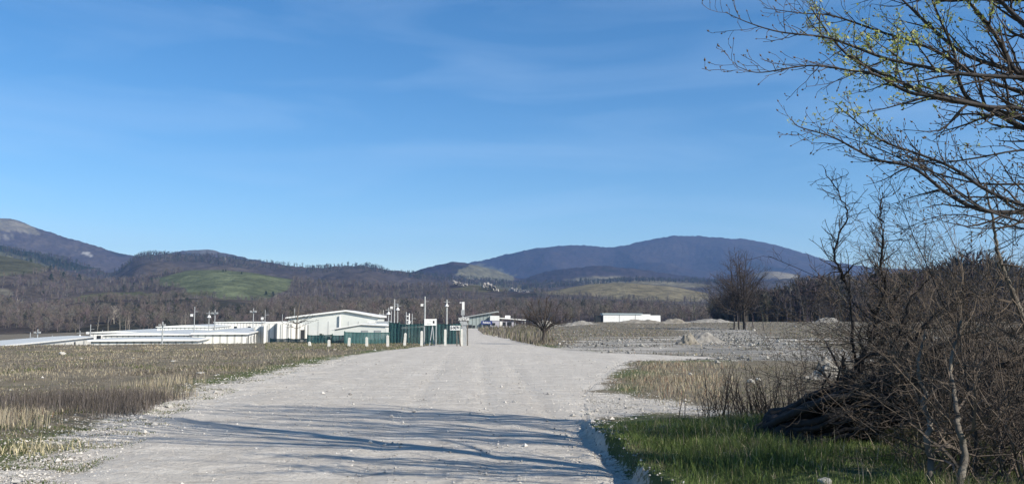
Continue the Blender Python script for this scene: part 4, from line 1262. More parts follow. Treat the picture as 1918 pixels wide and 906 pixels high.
# ------------------------------------------------------------------ mounds and banks
SPOIL = simple('pale_spoil', (0.31, 0.295, 0.265), (0.14, 0.13, 0.115), 1.6, 0.95, 0.8, 0.1, bscale=6)
SPOIL_DARK = simple('dark_spoil', (0.27, 0.25, 0.215), (0.14, 0.125, 0.10), 0.8, 0.95, 0.8, 0.15, bscale=3)
def mound(u, vbase, du, dv, depth_ratio, label, seed, mat=SPOIL, cat='mound', group=None, name='gravel_mound', lumpy=0.5):
    x, y, z = hit(u, vbase)
    W = du / F_PX * y / 2; H = dv / F_PX * y * 1.15; D = W * depth_ratio
    n = 44; g = np.linspace(-1.25, 1.25, n)
    Xg, Yg = np.meshgrid(g, g, indexing='xy')
    rr = np.sqrt(Xg ** 2 + Yg ** 2)
    k = np.clip(1 - rr, 0, 1); prof = sstep(0, 0.75, k) * (0.55 + 0.45 * k)
    nz_ = fbm(Xg * 2.6 + seed * 3.1, Yg * 2.0 + seed, 4, seed) - 0.5 * sstep(0.3, -0.6, Xg) 
    ridge = 1 + lumpy * nz_
    h = H * prof * ridge * 1.25 - 0.12 * (rr > 1) * rr - 0.02
    V = np.stack([Xg * W, Yg * D, h + H * 0.34 * fbm(Xg * 8, Yg * 9, 2, seed + 5) * (k > 0)], -1).reshape(-1, 3)
    # follow the ground
    V[:, 2] += Z(V[:, 0] + x, V[:, 1] + y + D * 0.8) - z
    o = link(name, np_mesh(name, V, [grid_faces(n, n)], smooth=True), mat)
    o.location = (x, y + D * 0.8, z)
    tag(o, label, cat, group)
    return o
mound(1318, 643, 120, 11.5, 0.8, 'rough pale gravel mound in the middle of the stony ground', 4, lumpy=0.8)
mound(1290, 645, 50, 12, 0.6, 'small dark clod heap against the left foot of the gravel mound', 9, SPOIL_DARK, lumpy=1.0)
GM = 'low spoil banks along the back of the right field'
mound(1078, 609.5, 95, 6, 0.35, 'long pale spoil bank left of the long white shed', 11, SPOIL, 'mound', GM, 'spoil_bank')
mound(1020, 611, 50, 8, 0.5, 'pale rubble heap behind the small round tree', 12, SPOIL, 'mound', GM, 'spoil_bank')
mound(1262, 606, 70, 6, 0.4, 'spoil bank touching the right end of the long white shed', 13, SPOIL_DARK, 'mound', GM, 'spoil_bank')
mound(1330, 604, 120, 5, 0.3, 'long flat pale bank leading to the tall bare trees', 14, SPOIL, 'mound', GM, 'spoil_bank')
mound(1450, 601.5, 44, 7, 0.6, 'rounded pale heap just right of the tall bare trees', 15, SPOIL, 'mound', GM, 'spoil_bank')
mound(1505, 602, 60, 6, 0.5, 'broad pale heap in the middle of the back row, before the wood', 16, SPOIL, 'mound', GM, 'spoil_bank')
mound(1555, 603, 60, 6, 0.5, 'pale heap at the right end of the back row, before the wood', 17, SPOIL, 'mound', GM, 'spoil_bank')
mound(1200, 605, 120, 5, 0.4, 'low earth rise along the foot of the long white shed', 18, SPOIL_DARK, 'mound', GM, 'spoil_bank')
mound(1555, 712, 100, 22, 0.5, 'whitish rubble heap behind the leaning thorn tree', 19, SPOIL, 'mound', None, 'rubble_heap', 0.9)

# ------------------------------------------------------------------ single rocks
ROCK = simple('white_rock', (0.58, 0.56, 0.51), (0.34, 0.32, 0.28), 5, 0.95, 0.7, 0.03)
ROCK_MESHES = [rock_mesh(600 + i, 1, 0.8, 0.62, 2, 0.45) for i in range(5)]
def rock(u, v, wpx, label, group=None, i=0, flat=1.0):
    x, y, z = hit(u, v); s = wpx / F_PX * y / 2
    o = link('rock', ROCK_MESHES[i % 5], ROCK); o.location = (x, y, z + s * 0.3 * flat); o.scale = (s, s, s * flat); o.rotation_euler = (0, 0, i * 1.3)
    tag(o, label, 'rock', group)
rock(117, 664, 13, 'largest white rock, alone on the left field', None, 0)
rock(325, 677, 14, 'flat white rock farther right on the left field', None, 1, 0.4)
rock(375, 699, 18, 'long flat pale stone near the road edge on the left field', None, 2, 0.3)
rock(317, 762, 13, 'round white stone at the road edge by the dark grass tuft', None, 3)
rock(1293, 703, 9, 'upright white stone in the dry grass patch right of the road', None, 4, 1.4)
rock(1407, 717, 14, 'blocky white stone behind the upright bush stems', None, 0, 1.3)
rock(1420, 712, 10, 'smaller white stone touching the blocky one behind the bush stems', None, 2)
rock(1048, 645, 6, 'white stone right beside the small round tree', None, 1, 1.3)
rock(1103, 776, 11, 'brown stone at the right road edge, start of the rut', None, 3)
rock(1546, 905, 30, 'pale stone at the bottom edge of the picture in the green grass', None, 1, 0.7)
rock(1490, 612, 5, 'tiny white stone alone in the far right field', None, 4)
rock(1412, 619, 6, 'white stone between the tall bare tree trunks', None, 2)
rock(1300, 665, 5, 'white stone on the far side branch of the road', None, 0)
r_ = np.random.default_rng(77)
_left = sorted([(u, i) for i, u in enumerate([23, 66, 102, 19, 100, 152, 196, 185, 404, 409, 250, 488, 530, 548, 640, 716, 702, 626, 566, 340, 368])])
_ord = 'first second third fourth fifth sixth seventh eighth ninth tenth eleventh twelfth thirteenth fourteenth fifteenth sixteenth seventeenth eighteenth nineteenth twentieth twenty-first'.split()
STONE_LABEL = {i: 'small white stone in the rough grass left of the road, %s from the left' % _ord[k] for k, (u, i) in enumerate(_left)}
STONE_LABEL.update({21: 'small white stone at the back of the straw grass patch', 22: 'small pale stone where the gravel wedge ends by the bush', 23: 'small white stone just beyond the straw grass patch',
                    24: 'small white stone on the verge where the side road starts', 25: 'small white stone in the stony ground before the tall trees', 26: 'small white stone in the field left of the gravel mound'})
for i, (u, v) in enumerate([(23, 694), (66, 689), (102, 692), (19, 730), (100, 686), (152, 672), (196, 701), (185, 744), (404, 703), (409, 702), (250, 671), (488, 700), (530, 684), (548, 680), (640, 654), (716, 655), (702, 656), (626, 655), (566, 683), (340, 758), (368, 741), (1268, 701), (1340, 762), (1325, 680), (1190, 664), (1385, 650), (1236, 652)]):
    rock(u, v, r_.uniform(4, 7), STONE_LABEL[i], 'small white stones in the rough grass', i, r_.uniform(0.5, 1.0))

# loose gravel along the road margins
def loose_gravel():
    r = np.random.default_rng(8)
    n = 60000
    Y = 7.5 + 30 * r.random(n) ** 1.8; a = r.uniform(-0.62, 0.28, n); x = a * Y
    g, sd = gravelness(x, Y)
    pr = np.where(sd < 0, 0.10 + 0.5 * np.exp(-(sd / 0.5) ** 2), np.clip(g, 0, 1) * 0.9 + 0.04)
    ok = (r.random(n) < pr) & ((g > 0.12) | (r.random(n) < 0.1))
    x, Y = x[ok], Y[ok]; n = len(x); z = Z(x, Y)
    s = 0.006 + 0.016 * r.random(n) ** 3.0 + 0.0004 * Y
    big = r.random(n) < 0.02; s[big] *= 2.2
    base = np.array([[1, 0, 0], [-1, 0, 0], [0, 1, 0], [0, -1, 0], [0, 0, 0.75], [0, 0, -0.5]], float)
    V = base[None] * (s[:, None, None]) * r.uniform(0.6, 1.35, (n, 6, 1))
    an = r.uniform(0, 6.28, n); c, q = np.cos(an), np.sin(an)
    X = V[..., 0] * c[:, None] - V[..., 1] * q[:, None] + x[:, None]; Yv = V[..., 0] * q[:, None] + V[..., 1] * c[:, None] + Y[:, None]
    V = np.stack([X, Yv, V[..., 2] + (z + s * 0.3)[:, None]], -1).reshape(-1, 3)
    f = np.array([[0, 2, 4], [2, 1, 4], [1, 3, 4], [3, 0, 4], [2, 0, 5], [1, 2, 5], [3, 1, 5], [0, 3, 5]])
    F = (np.arange(n)[:, None, None] * 6 + f[None]).reshape(-1, 3)
    col = np.array([0.42, 0.40, 0.365])[None] * r.uniform(0.55, 1.3, (n, 1))
    me = np_mesh('loose_gravel', V, [F], {'Col': np.repeat(col, 6, axis=0)})
    tag(link('loose_gravel', me, attr_mat('loose_stone')), 'loose pale gravel along the margins of the road', 'gravel', kind='stuff')
loose_gravel()

# ------------------------------------------------------------------ grass
def blades(name, x, y, h, w, col, label, lean=0.35, seed=1, stiff=0.5, tipcol=1.15):
    r = np.random.default_rng(seed); n = len(x); z = Z(x, y) - 0.01
    an = r.uniform(0, math.pi, n); dx, dy = np.cos(an) * w / 2, np.sin(an) * w / 2
    la = r.uniform(0, 6.28, n); lm = np.abs(r.normal(0, lean, n)) * h
    lx, ly = np.cos(la) * lm, np.sin(la) * lm
    hz = np.sqrt(np.maximum(h * h - lm * lm * 0.5, 0.2 * h * h))
    V = np.zeros((n, 5, 3))
    V[:, 0] = np.stack([x - dx, y - dy, z], -1); V[:, 1] = np.stack([x + dx, y + dy, z], -1)
    mx_, my_ = x + lx * 0.35, y + ly * 0.35; mz = z + hz * 0.55
    V[:, 2] = np.stack([mx_ - dx * 0.75, my_ - dy * 0.75, mz], -1); V[:, 3] = np.stack([mx_ + dx * 0.75, my_ + dy * 0.75, mz], -1)
    V[:, 4] = np.stack([x + lx, y + ly, z + hz], -1)
    i = np.arange(n)[:, None] * 5
    Q = i + np.array([[0, 1, 3, 2]]); T = i + np.array([[2, 3, 4]])
    C = np.repeat(col[:, None, :], 5, 1)
    me = np_mesh(name, V.reshape(-1, 3), [Q, T], {'Col': C.reshape(-1, 3)})
    o = link(name, me, MAT_GRASS); tag(o, label, 'grass', kind='stuff')
    return o
MAT_GRASS = attr_mat('grass_blades', rough=0.8, translucent=0.25)

def pal(r, n, cols, wts, var=0.18):
    k = r.choice(len(cols), n, p=np.array(wts) / sum(wts))
    c = np.array(cols)[k] * (1 + r.normal(0, var, (n, 1)))
    return np.clip(c, 0.01, 0.9)

STRAW, TAN, GREYB, BROWN, OLIVE, GREEN, BRIGHT, RUST = (0.44, 0.385, 0.27), (0.32, 0.265, 0.185), (0.21, 0.188, 0.16), (0.125, 0.105, 0.083), (0.145, 0.15, 0.07), (0.07, 0.10, 0.035), (0.125, 0.175, 0.05), (0.25, 0.155, 0.10)

def grasses():
    r = np.random.default_rng(31)
    # left field: short matted thatch with green showing, taller rank patches
    n = 330000
    Y = 8 * (76 / 8) ** (r.random(n) ** 0.85); u = r.uniform(-160, 960, n); a = (u - CX) / F_PX; x = a * Y
    g, sd = gravelness(x, Y)
    big = fbm(x / 5, Y / 6, 3, 404)
    edge_k = sstep(0.0, 0.35, 1.6 * fbm(x / 0.55, Y / 0.5, 3, 406) + 0.62 - 1.15 * g)
    dens = edge_k * np.clip(0.45 + 1.1 * fbm(x / 1.2, Y / 2.0, 3, 401), 0.03, 1)
    ok = (sd > -0.1) & (r.random(n) < dens)
    x, Y, big = x[ok], Y[ok], big[ok]; n = len(x); sd = sd[ok]
    patch = fbm(x / 3.0, Y / 4.5, 3, 402); gp = fbm(x / 1.8, Y / 3.0, 3, 403)
    col = pal(r, n, [STRAW, TAN, GREYB, BROWN, OLIVE], [0.14, 0.22, 0.28, 0.16, 0.20], 0.32)
    gsel = (gp + 0.6 * np.exp(-((sd - 0.5) / 0.9) ** 2) + 0.35 * sstep(12.0, 9.0, Y) - 0.12 * sstep(10, 45, Y) > 0.12) & (r.random(n) < 0.85)
    col[gsel] = pal(r, gsel.sum(), [GREEN, OLIVE, TAN], [0.45, 0.4, 0.15])
    ssel = (patch + 0.25 * sstep(30, 50, Y) > 0.22) & ~gsel & (r.random(n) < 0.65)
    col[ssel] = pal(r, ssel.sum(), [STRAW, TAN, RUST], [0.5, 0.4, 0.1])
    dsel = (patch < -0.15) & ~gsel & (r.random(n) < 0.7)
    col[dsel] = pal(r, dsel.sum(), [GREYB, BROWN], [0.55, 0.45])
    tall = np.clip(0.25 + 1.6 * fbm(x / 2.2, Y / 2.8, 3, 405) + 0.5 * big, 0, 1)
    h = r.uniform(0.025, 0.08, n) * (1 + 2.3 * tall * sstep(0.6, 2.2, sd)) * np.where(gsel, 0.7, 1)
    h = h * (1 - 0.35 * sstep(30, 60, Y)) * (1 - 0.55 * np.clip(g[ok] * 2, 0, 1))
    w = (0.0035 + 0.00052 * Y) * r.uniform(0.6, 1.4, n)
    blades('dry_field_grass', x, Y, h, w, col, 'rough dry grass and weeds covering the field left of the road', 0.95, 1)
    n = 150000
    Y = 8 * (34 / 8) ** r.random(n); x = -r.uniform(0.05, 0.66, n) * Y
    g, sd = gravelness(x, Y)
    cl = fbm(x / 0.8, Y / 0.45, 3, 431) + 0.35 * fbm(x / 3, Y / 3, 2, 432)
    ok = (sd > -0.35) & (sd < 3.4) & (cl > 0.10 - 0.10 * sstep(0.2, 1.6, sd))
    x, Y, sd = x[ok], Y[ok], sd[ok]; n = len(x)
    blades('verge_greens', x, Y, r.uniform(0.015, 0.06, n), (0.005 + 0.0004 * Y) * r.uniform(0.7, 1.4, n), pal(r, n, [GREEN, OLIVE, BROWN, TAN], [0.5, 0.25, 0.13, 0.12], 0.25), 'low green growth creeping over the gravel at the left margin of the road', 1.0, 14)
    # tall dead stalks in the left field
    ctr = [(290, 745, 1.2, 700, 0.45), (300, 722, 0.9, 450, 0.42), (250, 756, 1.3, 1500, 0.46), (30, 800, 0.7, 220, 0.4), (20, 790, 0.7, 160, 0.45), (110, 758, 2.4, 2600, 0.42), (190, 752, 1.8, 2000, 0.42), (225, 772, 1.0, 1000, 0.4), (60, 700, 3.0, 700, 0.3), (180, 700, 3.0, 600, 0.28), (300, 690, 4.0, 700, 0.3), (420, 690, 3.0, 600, 0.3), (480, 668, 6.0, 800, 0.35), (350, 668, 7.0, 800, 0.35), (540, 668, 4.0, 600, 0.3), (200, 668, 7, 700, .33), (50, 665, 6, 700, .33)]
    xs, ys, hs, cs = [], [], [], []
    for k, (u_, v_, rad, m, hh) in enumerate(ctr):
        cx, cy, _ = hit(u_, v_)
        m = int(m)
        xs.append(cx + r.normal(0, rad * 0.5, m)); ys.append(cy + r.normal(0, rad * 0.5, m)); hs.append(hh * r.uniform(0.25, 1.0, m) ** 1.0 * (0.5 if v_ < 705 else 0.85))
        dark = k in (2, 5, 6, 7)
        cs.append(pal(r, m, [(0.15, 0.13, 0.12), BROWN, (0.075, 0.065, 0.058)], [0.4, 0.3, 0.3]) if dark else pal(r, m, [STRAW, TAN, GREYB], [0.3, 0.35, 0.35]))
    xs, ys, hs, cs = map(np.concatenate, (xs, ys, hs, cs))
    g, sd = gravelness(xs, ys); ok = sd > 0.35
    xs, ys, hs, cs = xs[ok], ys[ok], hs[ok], cs[ok]
    blades('dead_stalks', xs, ys, hs, (0.0022 + 0.00035 * ys) * r.uniform(0.7, 1.3, len(xs)), cs, 'tall dead weed stalks standing in the field left of the road', 0.25, 2)
    # pale yucca-like straw tuft bottom left
    cx, cy, _ = hit(62, 845)
    m = 170; x = cx + r.normal(0, 0.25, m); y = cy + r.normal(0, 0.2, m)
    o = blades('straw_tuft', x, y, r.uniform(0.07, 0.2, m), np.full(m, 0.013), pal(r, m, [(0.46, 0.41, 0.25), STRAW], [0.6, 0.4]), 'broad-bladed pale straw tuft near the bottom left corner', 0.75, 3)
    o['kind'] = 'thing'; o['category'] = 'grass tuft'
    # green bank right of the road
    n = 170000
    Y = r.uniform(6.6, 14.2, n) ** 1.0; x = r.uniform(1.2, 7.5, n)
    uu, vv = project(x, Y, np.full(n, 0.1))
    g, sd = gravelness(x, Y)
    d = np.clip(1 - g * 1.4, 0, 1) * np.clip(0.75 + 0.6 * fbm(x / 0.7, Y / 0.7, 3, 411), 0.1, 1) * sstep(14.4, 12.9, Y + 1.3 * fbm(x / 0.7, Y / 0.7, 3, 3) + 0.5)
    ok = (sd > 0.0) & (r.random(n) < d)
    x, Y, sd = x[ok], Y[ok], sd[ok]; n = len(x)
    pt = fbm(x / 0.9, Y / 0.9, 3, 412)
    col = pal(r, n, [BRIGHT, GREEN, OLIVE, STRAW], [0.50, 0.36, 0.10, 0.04], 0.28)
    br = (x > 4.0 + 0.25 * (Y - 9)) & (r.random(n) < 0.6)
    col[br] = pal(r, br.sum(), [OLIVE, BROWN, TAN, GREEN], [0.25, 0.25, 0.3, 0.2])
    bp = (fbm(x / 0.5, Y / 0.5, 3, 413) > 0.22) & (r.random(n) < 0.6); col[bp] = pal(r, bp.sum(), [BROWN, TAN, OLIVE], [0.4, 0.3, 0.3])
    h = r.uniform(0.03, 0.17, n) * (1 + 1.1 * pt) * np.where(bp, 0.6, 1) * sstep(-0.1, 1.0, sd + 0.3)
    blades('green_grass', x, Y, h, 0.0052 * r.uniform(0.6, 1.5, n), col, 'lush green grass on the low bank right of the road', 0.9, 4)
    # dry grass patch right of the road
    pl = gpoly([(1145, 712), (1165, 690), (1200, 678), (1340, 680), (1560, 690), (1720, 700), (1700, 760), (1500, 775), (1350, 762), (1240, 755), (1180, 735)])
    n = 70000
    Y = 15.5 * (38 / 15.5) ** r.random(n); x = r.uniform(0.09, 0.55, n) * Y
    s2 = poly_sd(x, Y, pl) + 0.5 * fbm(x, Y, 3, 5)
    g, sd = gravelness(x, Y)
    ok = (s2 < 0.2) & (sd > 0.1) & (r.random(n) < np.clip(1.05 - g, 0, 1) * np.clip(0.75 + fbm(x / 1.8, Y / 2.5, 3, 6), 0.15, 1))
    x, Y, s2 = x[ok], Y[ok], s2[ok]; n = len(x)
    near = (x / Y + 0.05 * fbm(x, Y, 2, 55)) < 0.235 + 0.02 * r.normal(0, 1, n)
    col = pal(r, n, [STRAW, TAN, RUST, GREYB, OLIVE], [0.3, 0.3, 0.18, 0.15, 0.07])
    far = ~near; col[far] = pal(r, far.sum(), [TAN, OLIVE, GREYB, BROWN], [0.25, 0.3, 0.25, 0.2])
    edge = (s2 > -0.6) & (r.random(n) < 0.6); col[edge] = pal(r, edge.sum(), [GREEN, OLIVE, TAN], [0.5, 0.35, 0.15])
    h = r.uniform(0.04, 0.24, n) * np.where(near, 1.0, 0.3) * np.where(edge, 0.3, 1) * np.clip(0.9 + 0.9 * fbm(x / 1.3, Y / 1.3, 3, 57), 0.3, 1.4)
    blades('dry_grass_patch', x, Y, h, (0.003 + 0.00035 * Y) * r.uniform(0.7, 1.3, n), col, 'tall straw and rust coloured grass patch right of the road', 0.6, 5)
    # right fields, further off
    n = 110000
    Y = 38 * (230 / 38) ** r.random(n); x = r.uniform(-0.05, 0.62, n) * Y
    g, sd = gravelness(x, Y)
    ok = (sd > 0.6) & (r.random(n) < np.clip(0.8 - g * 1.3, 0.0, 1) * np.clip(0.6 + 0.9 * fbm(x / 8, Y / 5, 3, 7), 0.1, 1))
    x, Y = x[ok], Y[ok]; n = len(x)
    col = pal(r, n, [TAN, OLIVE, GREYB, BROWN, RUST], [0.26, 0.24, 0.28, 0.16, 0.06])
    h = r.uniform(0.05, 0.20, n)
    blades('field_grass', x, Y, h, (0.0008 * Y) * r.uniform(0.7, 1.3, n), col, 'low dry grass scattered over the right-hand fields', 1.0, 6)
    # rank hedge-like weeds at the bend (behind the gate, left of the round tree)
    pl = gpoly([(905, 626), (895, 618), (910, 614), (960, 613), (1005, 613), (1030, 622), (1035, 640), (1010, 648), (960, 637)])
    xs_, ys_ = [p[0] for p in pl], [p[1] for p in pl]
    n = 60000; x = r.uniform(min(xs_), max(xs_), n); Y = r.uniform(min(ys_), max(ys_), n)
    ok = (poly_sd(x, Y, pl) < 0) & (r.random(n) < 60 / Y * np.where(Y > 75, 0.3, 1)); x, Y = x[ok], Y[ok]; n = len(x)
    o = blades('rank_weeds', x, Y, r.uniform(0.2, 0.95, n) * np.clip(0.75 + 0.8 * fbm(x / 1.5, Y / 3, 3, 58), 0.3, 1.3), 0.0007 * Y * r.uniform(0.7, 1.4, n), pal(r, n, [TAN, GREYB, OLIVE, BROWN], [0.10, 0.42, 0.16, 0.32], 0.08), 'waist-high dry weeds on the bend between gate and round tree', 0.2, 7)
    # verge of weeds along the concrete posts
    n = 26000; u = r.uniform(500, 865, n); Y = r.uniform(50, 82, n); x = (u - CX) / F_PX * Y
    g, sd = gravelness(x, Y); ok = (sd > 0.8); x, Y = x[ok], Y[ok]; n = len(x)
    blades('fence_weeds', x, Y, r.uniform(0.03, 0.12, n), 0.0006 * Y * r.uniform(0.7, 1.4, n), pal(r, n, [TAN, GREYB, OLIVE, GREEN], [0.2, 0.3, 0.3, 0.2]), 'weeds growing along the line of concrete posts', 0.3, 8)
grasses()

def waste_rubble():
    r = np.random.default_rng(18)
    n = 26000
    Y = 34 * (170 / 34) ** r.random(n); x = r.uniform(0.03, 0.5, n) * Y
    s2 = poly_sd(x, Y, GRAVEL_SPREAD[0])
    ok = (r.random(n) < np.where(s2 < 0.5, 0.8, 0.10) * np.clip(0.4 + 1.2 * fbm(x / 3, Y / 4, 3, 19), 0, 1)) & (poly_sd(x, Y, ROAD) > 0.2)
    x, Y = x[ok], Y[ok]; n = len(x); z = Z(x, Y)
    s = (0.03 + 0.0009 * Y) * r.uniform(0.4, 1.0, n) + 0.14 * r.random(n) ** 14
    base = np.array([[1, 0, 0], [-1, 0, 0], [0, 1, 0], [0, -1, 0], [0, 0, 0.7], [0, 0, -0.5]], float)
    V = base[None] * s[:, None, None] * r.uniform(0.6, 1.4, (n, 6, 1)) + np.stack([x, Y, z + s * 0.25], -1)[:, None, :]
    f = np.array([[0, 2, 4], [2, 1, 4], [1, 3, 4], [3, 0, 4], [2, 0, 5], [1, 2, 5], [3, 1, 5], [0, 3, 5]])
    F = (np.arange(n)[:, None, None] * 6 + f[None]).reshape(-1, 3)
    col = np.array([0.26, 0.25, 0.225])[None] * r.uniform(0.4, 1.3, (n, 1))
    tag(link('waste_rubble', np_mesh('waste_rubble', V.reshape(-1, 3), [F], {'Col': np.repeat(col, 6, axis=0)}), bpy.data.materials['loose_stone']), 'broken grey rubble strewn over the waste ground on the right', 'rubble', kind='stuff')
    m = 1500; Y = r.uniform(7.5, 14, m); x = r.uniform(1.5, 7, m)
    ok = (x > 1.5 + 0.3 * (12 - Y)) & (fbm(x / 0.8, Y / 0.8, 3, 20) > 0.0); x, Y = x[ok], Y[ok]; m = len(x)
    blades('dead_stems', x, Y, r.uniform(0.1, 0.42, m), np.full(m, 0.0045), pal(r, m, [STRAW, TAN, GREYB], [0.4, 0.3, 0.3]), 'thin dead stems standing in the green grass of the bank', 0.7, 12)
waste_rubble()

# ------------------------------------------------------------------ mid-distance single trees
def round_tree():
    r = np.random.default_rng(61)
    x, y, z = hit(1017, 645)
    s = y / 60.0
    e = empty('round_tree', (x, y, z))
    stems = []
    f = lambda px, py, pz=0: np.array([px, pz, py]) * s
    stems.append((smooth_poly([f(0, -0.1), f(0.02, 0.5), f(0.1, 0.9), f(0.05, 1.3)], 8), np.linspace(0.11, 0.07, 8) * s))
    main = []
    for (tx, ty, tz) in [(-1.0, 2.4, 0.3), (-0.6, 3.0, -0.5), (0.2, 3.3, 0.2), (0.8, 2.8, 0.5), (1.2, 2.2, -0.3), (-1.5, 1.9, -0.2), (0.4, 3.0, -0.8), (-0.2, 3.1, 0.8), (1.5, 2.0, 0.4), (-1.1, 2.6, 0.9)]:
        main.append((smooth_poly([f(0.05, 0.7 + 0.4 * r.random()), f(tx * 0.5, 1.0 + ty * 0.2, tz * 0.3), f(tx * 1.05, ty * 0.75, tz * 0.8), f(tx * 1.4, ty, tz)], 8), np.linspace(0.06, 0.015, 8) * s))
    crown = []
    for p, q in main:
        a = side_shoots(r, p, q, 0.16 * s, 1.0 * s, 0.8, lift=0.08, n=5, start=0.2, rscale=0.6)
        crown += [(pp, np.clip(qq, 0.007, 0.014)) for pp, qq in a]
        for p2, q2 in a:
            b = side_shoots(r, p2, q2, 0.10 * s, 0.5 * s, 0.8, lift=0.05, n=4, start=0.1)
            crown += [(pp, np.clip(qq, 0.005, 0.007)) for pp, qq in b]
    V, F = tubes(stems + main); link('trunk', np_mesh('trunk', V, [F], smooth=True), BARK_DARK, e)
    V, F = tubes(crown, 3); link('crown', np_mesh('crown', V, [F]), BARK_TWIG, e)
    tag(e, 'small round-headed bare tree at the bend of the road', 'tree')
round_tree()

def tall_group():
    r = np.random.default_rng(71)
    data = [(1375, 617, 462, 'tall bare tree, leftmost trunk of the tall group in the right field', 1, .14), (1384, 617, 455, 'tall bare tree second from left in the tall group', 1, .13),
            (1393, 617, 447, 'tallest bare tree with the thickest trunk in the tall group', 2, .19), (1411, 617, 560, 'short slim bare tree right of the tall group', 1, .07), (1430, 619, 572, 'thin leaning bare sapling, farthest right of the tall group', 1, .06)]
    for i, (u, vb, vt, lab, forks, tr) in enumerate(data):
        x, y, z = hit(u, vb); H = P(u, vt, y).z - z
        ms = tall_tree_meshes(700 + i, H, forks, tr, 40 if i < 3 else 12, 0.52 if i < 3 else 0.3, 0.013, low=0.16 if i < 3 else 0.4, sub_sp=0.40 if i < 3 else 1.2, elr=(0.15, 0.8))
        place_tree('tall_bare_tree', ms, (x, y, z), i * 1.1, 1.0, lab, 'tree', 'tall bare trees in the right field', BARK_DARK, BARK_TWIG)
tall_group()

def pole_tree():   # thin bare tree in front of the containers
    r = np.random.default_rng(81)
    d = 84; x = P(554, 640, d).x; z = Zs(x, d); H = P(560, 563, d).z - z
    e = empty('pole_tree', (x, d, z))
    k = H / 4.2
    t = smooth_poly([(0, 0, -0.1), (0.05, 0, H * 0.45), (0.12, 0, H * 0.7), (0.35, 0, H)], 10)
    V, F = tubes([(t, np.linspace(0.09, 0.03, 10))]); link('trunk', np_mesh('trunk', V, [F], smooth=True), BARK_GREY, e)
    br = []
    for i in range(14):
        f = r.uniform(0.3, 0.8); p = t[int(f * 9)]; ang = r.choice([0, math.pi]) + r.normal(0, 0.6)
        br.append(sprout(r, p, np.array([math.cos(ang), math.sin(ang), 0.35]), r.uniform(0.9, 2.4), 0.03, 6, 0.15, 0.02))
    for p, q in list(br): br += side_shoots(r, p, q, 0.35, 0.6, 0.7, n=4)
    V, F = tubes([(p, np.maximum(q, 0.014)) for p, q in br], 3); link('crown', np_mesh('crown', V, [F]), BARK_DARK, e)
    tag(e, 'thin bare tree with spreading arms in front of the white containers', 'tree')
pole_tree()

# parked vehicles and bushes glimpsed in front of the hall
def clutter():
    r = np.random.default_rng(91)
    # dark evergreen shrubs before the tent
    for (u, v, d, w, h, lab) in [(602, 620, 100, 0.9, 2.2, 'dark pointed shrub before the hall wall'), (614, 624, 100, 1.5, 1.8, 'dark low shrub between pointed shrub and tent'), (591, 624, 100, .7, 1.9, 'small dark shrub beside the container hatch')]:
        c = P(u, v, d); n = 900
        p = r.normal(0, 1, (n, 3)); p /= np.linalg.norm(p, axis=1, keepdims=True) + 1e-9; p *= r.random((n, 1)) ** 0.4
        p = p * np.array([w / 2, w / 2, h / 2]) + np.array([0, 0, h / 2])
        T = p[:, None, :] + r.normal(0, 0.08, (n, 3, 3))
        e = empty('dark_shrub', (c.x, d, Zs(c.x, d) + 0.0))
        gap = 0.0
        V = T.reshape(-1, 3)
        link('foliage', np_mesh('foliage', V, [np.arange(len(V)).reshape(-1, 3)]), bpy.data.materials['evergreen_needles'], e)
        MB().bar((0, 0, -0.1), (0, 0, max(0.3, gap + h * 0.4)), 0.05).build('stem', BARK_DARK, e)
        tag(e, lab, 'shrub')
    # white satellite-like lamp globe over the hall roof
    c = P(595, 578, 165); z = Zs(c.x, 165)
    e = empty('globe_lamp', (c.x, 165, z))
    MB().bar((0, 0, 0), (0, 0, c.z - z), 0.05).build('post', DARK_OPEN, e)
    me = rock_mesh(1, 0.32, 0.32, 0.32, 2, 0.0); link('globe', me, WHITE_PAINT, e)
    e.children[-1].location = (0, 0, c.z - z)
    tag(e, 'small white globe lamp on a dark post left of the hall ridge', 'lamp')
clutter()

# ------------------------------------------------------------------ overhanging tree, near right
def px_limb(ctrl, r0, r1, n=None):
    """ctrl: (u, v, depth)"""
    w = [np.array(P(u, v, d)) for u, v, d in ctrl]
    n = n or max(10, 4 * len(ctrl))
    pts = smooth_poly(w, n)
    return pts, np.linspace(r0, r1, n)

def leaf_tris(centers, r, size, per=6):
    n = len(centers)
    c = np.repeat(centers, per, axis=0) + r.normal(0, size * 0.9, (n * per, 3))
    T = c[:, None, :] + r.normal(0, size * 0.55, (n * per, 3, 3))
    return T.reshape(-1, 3)

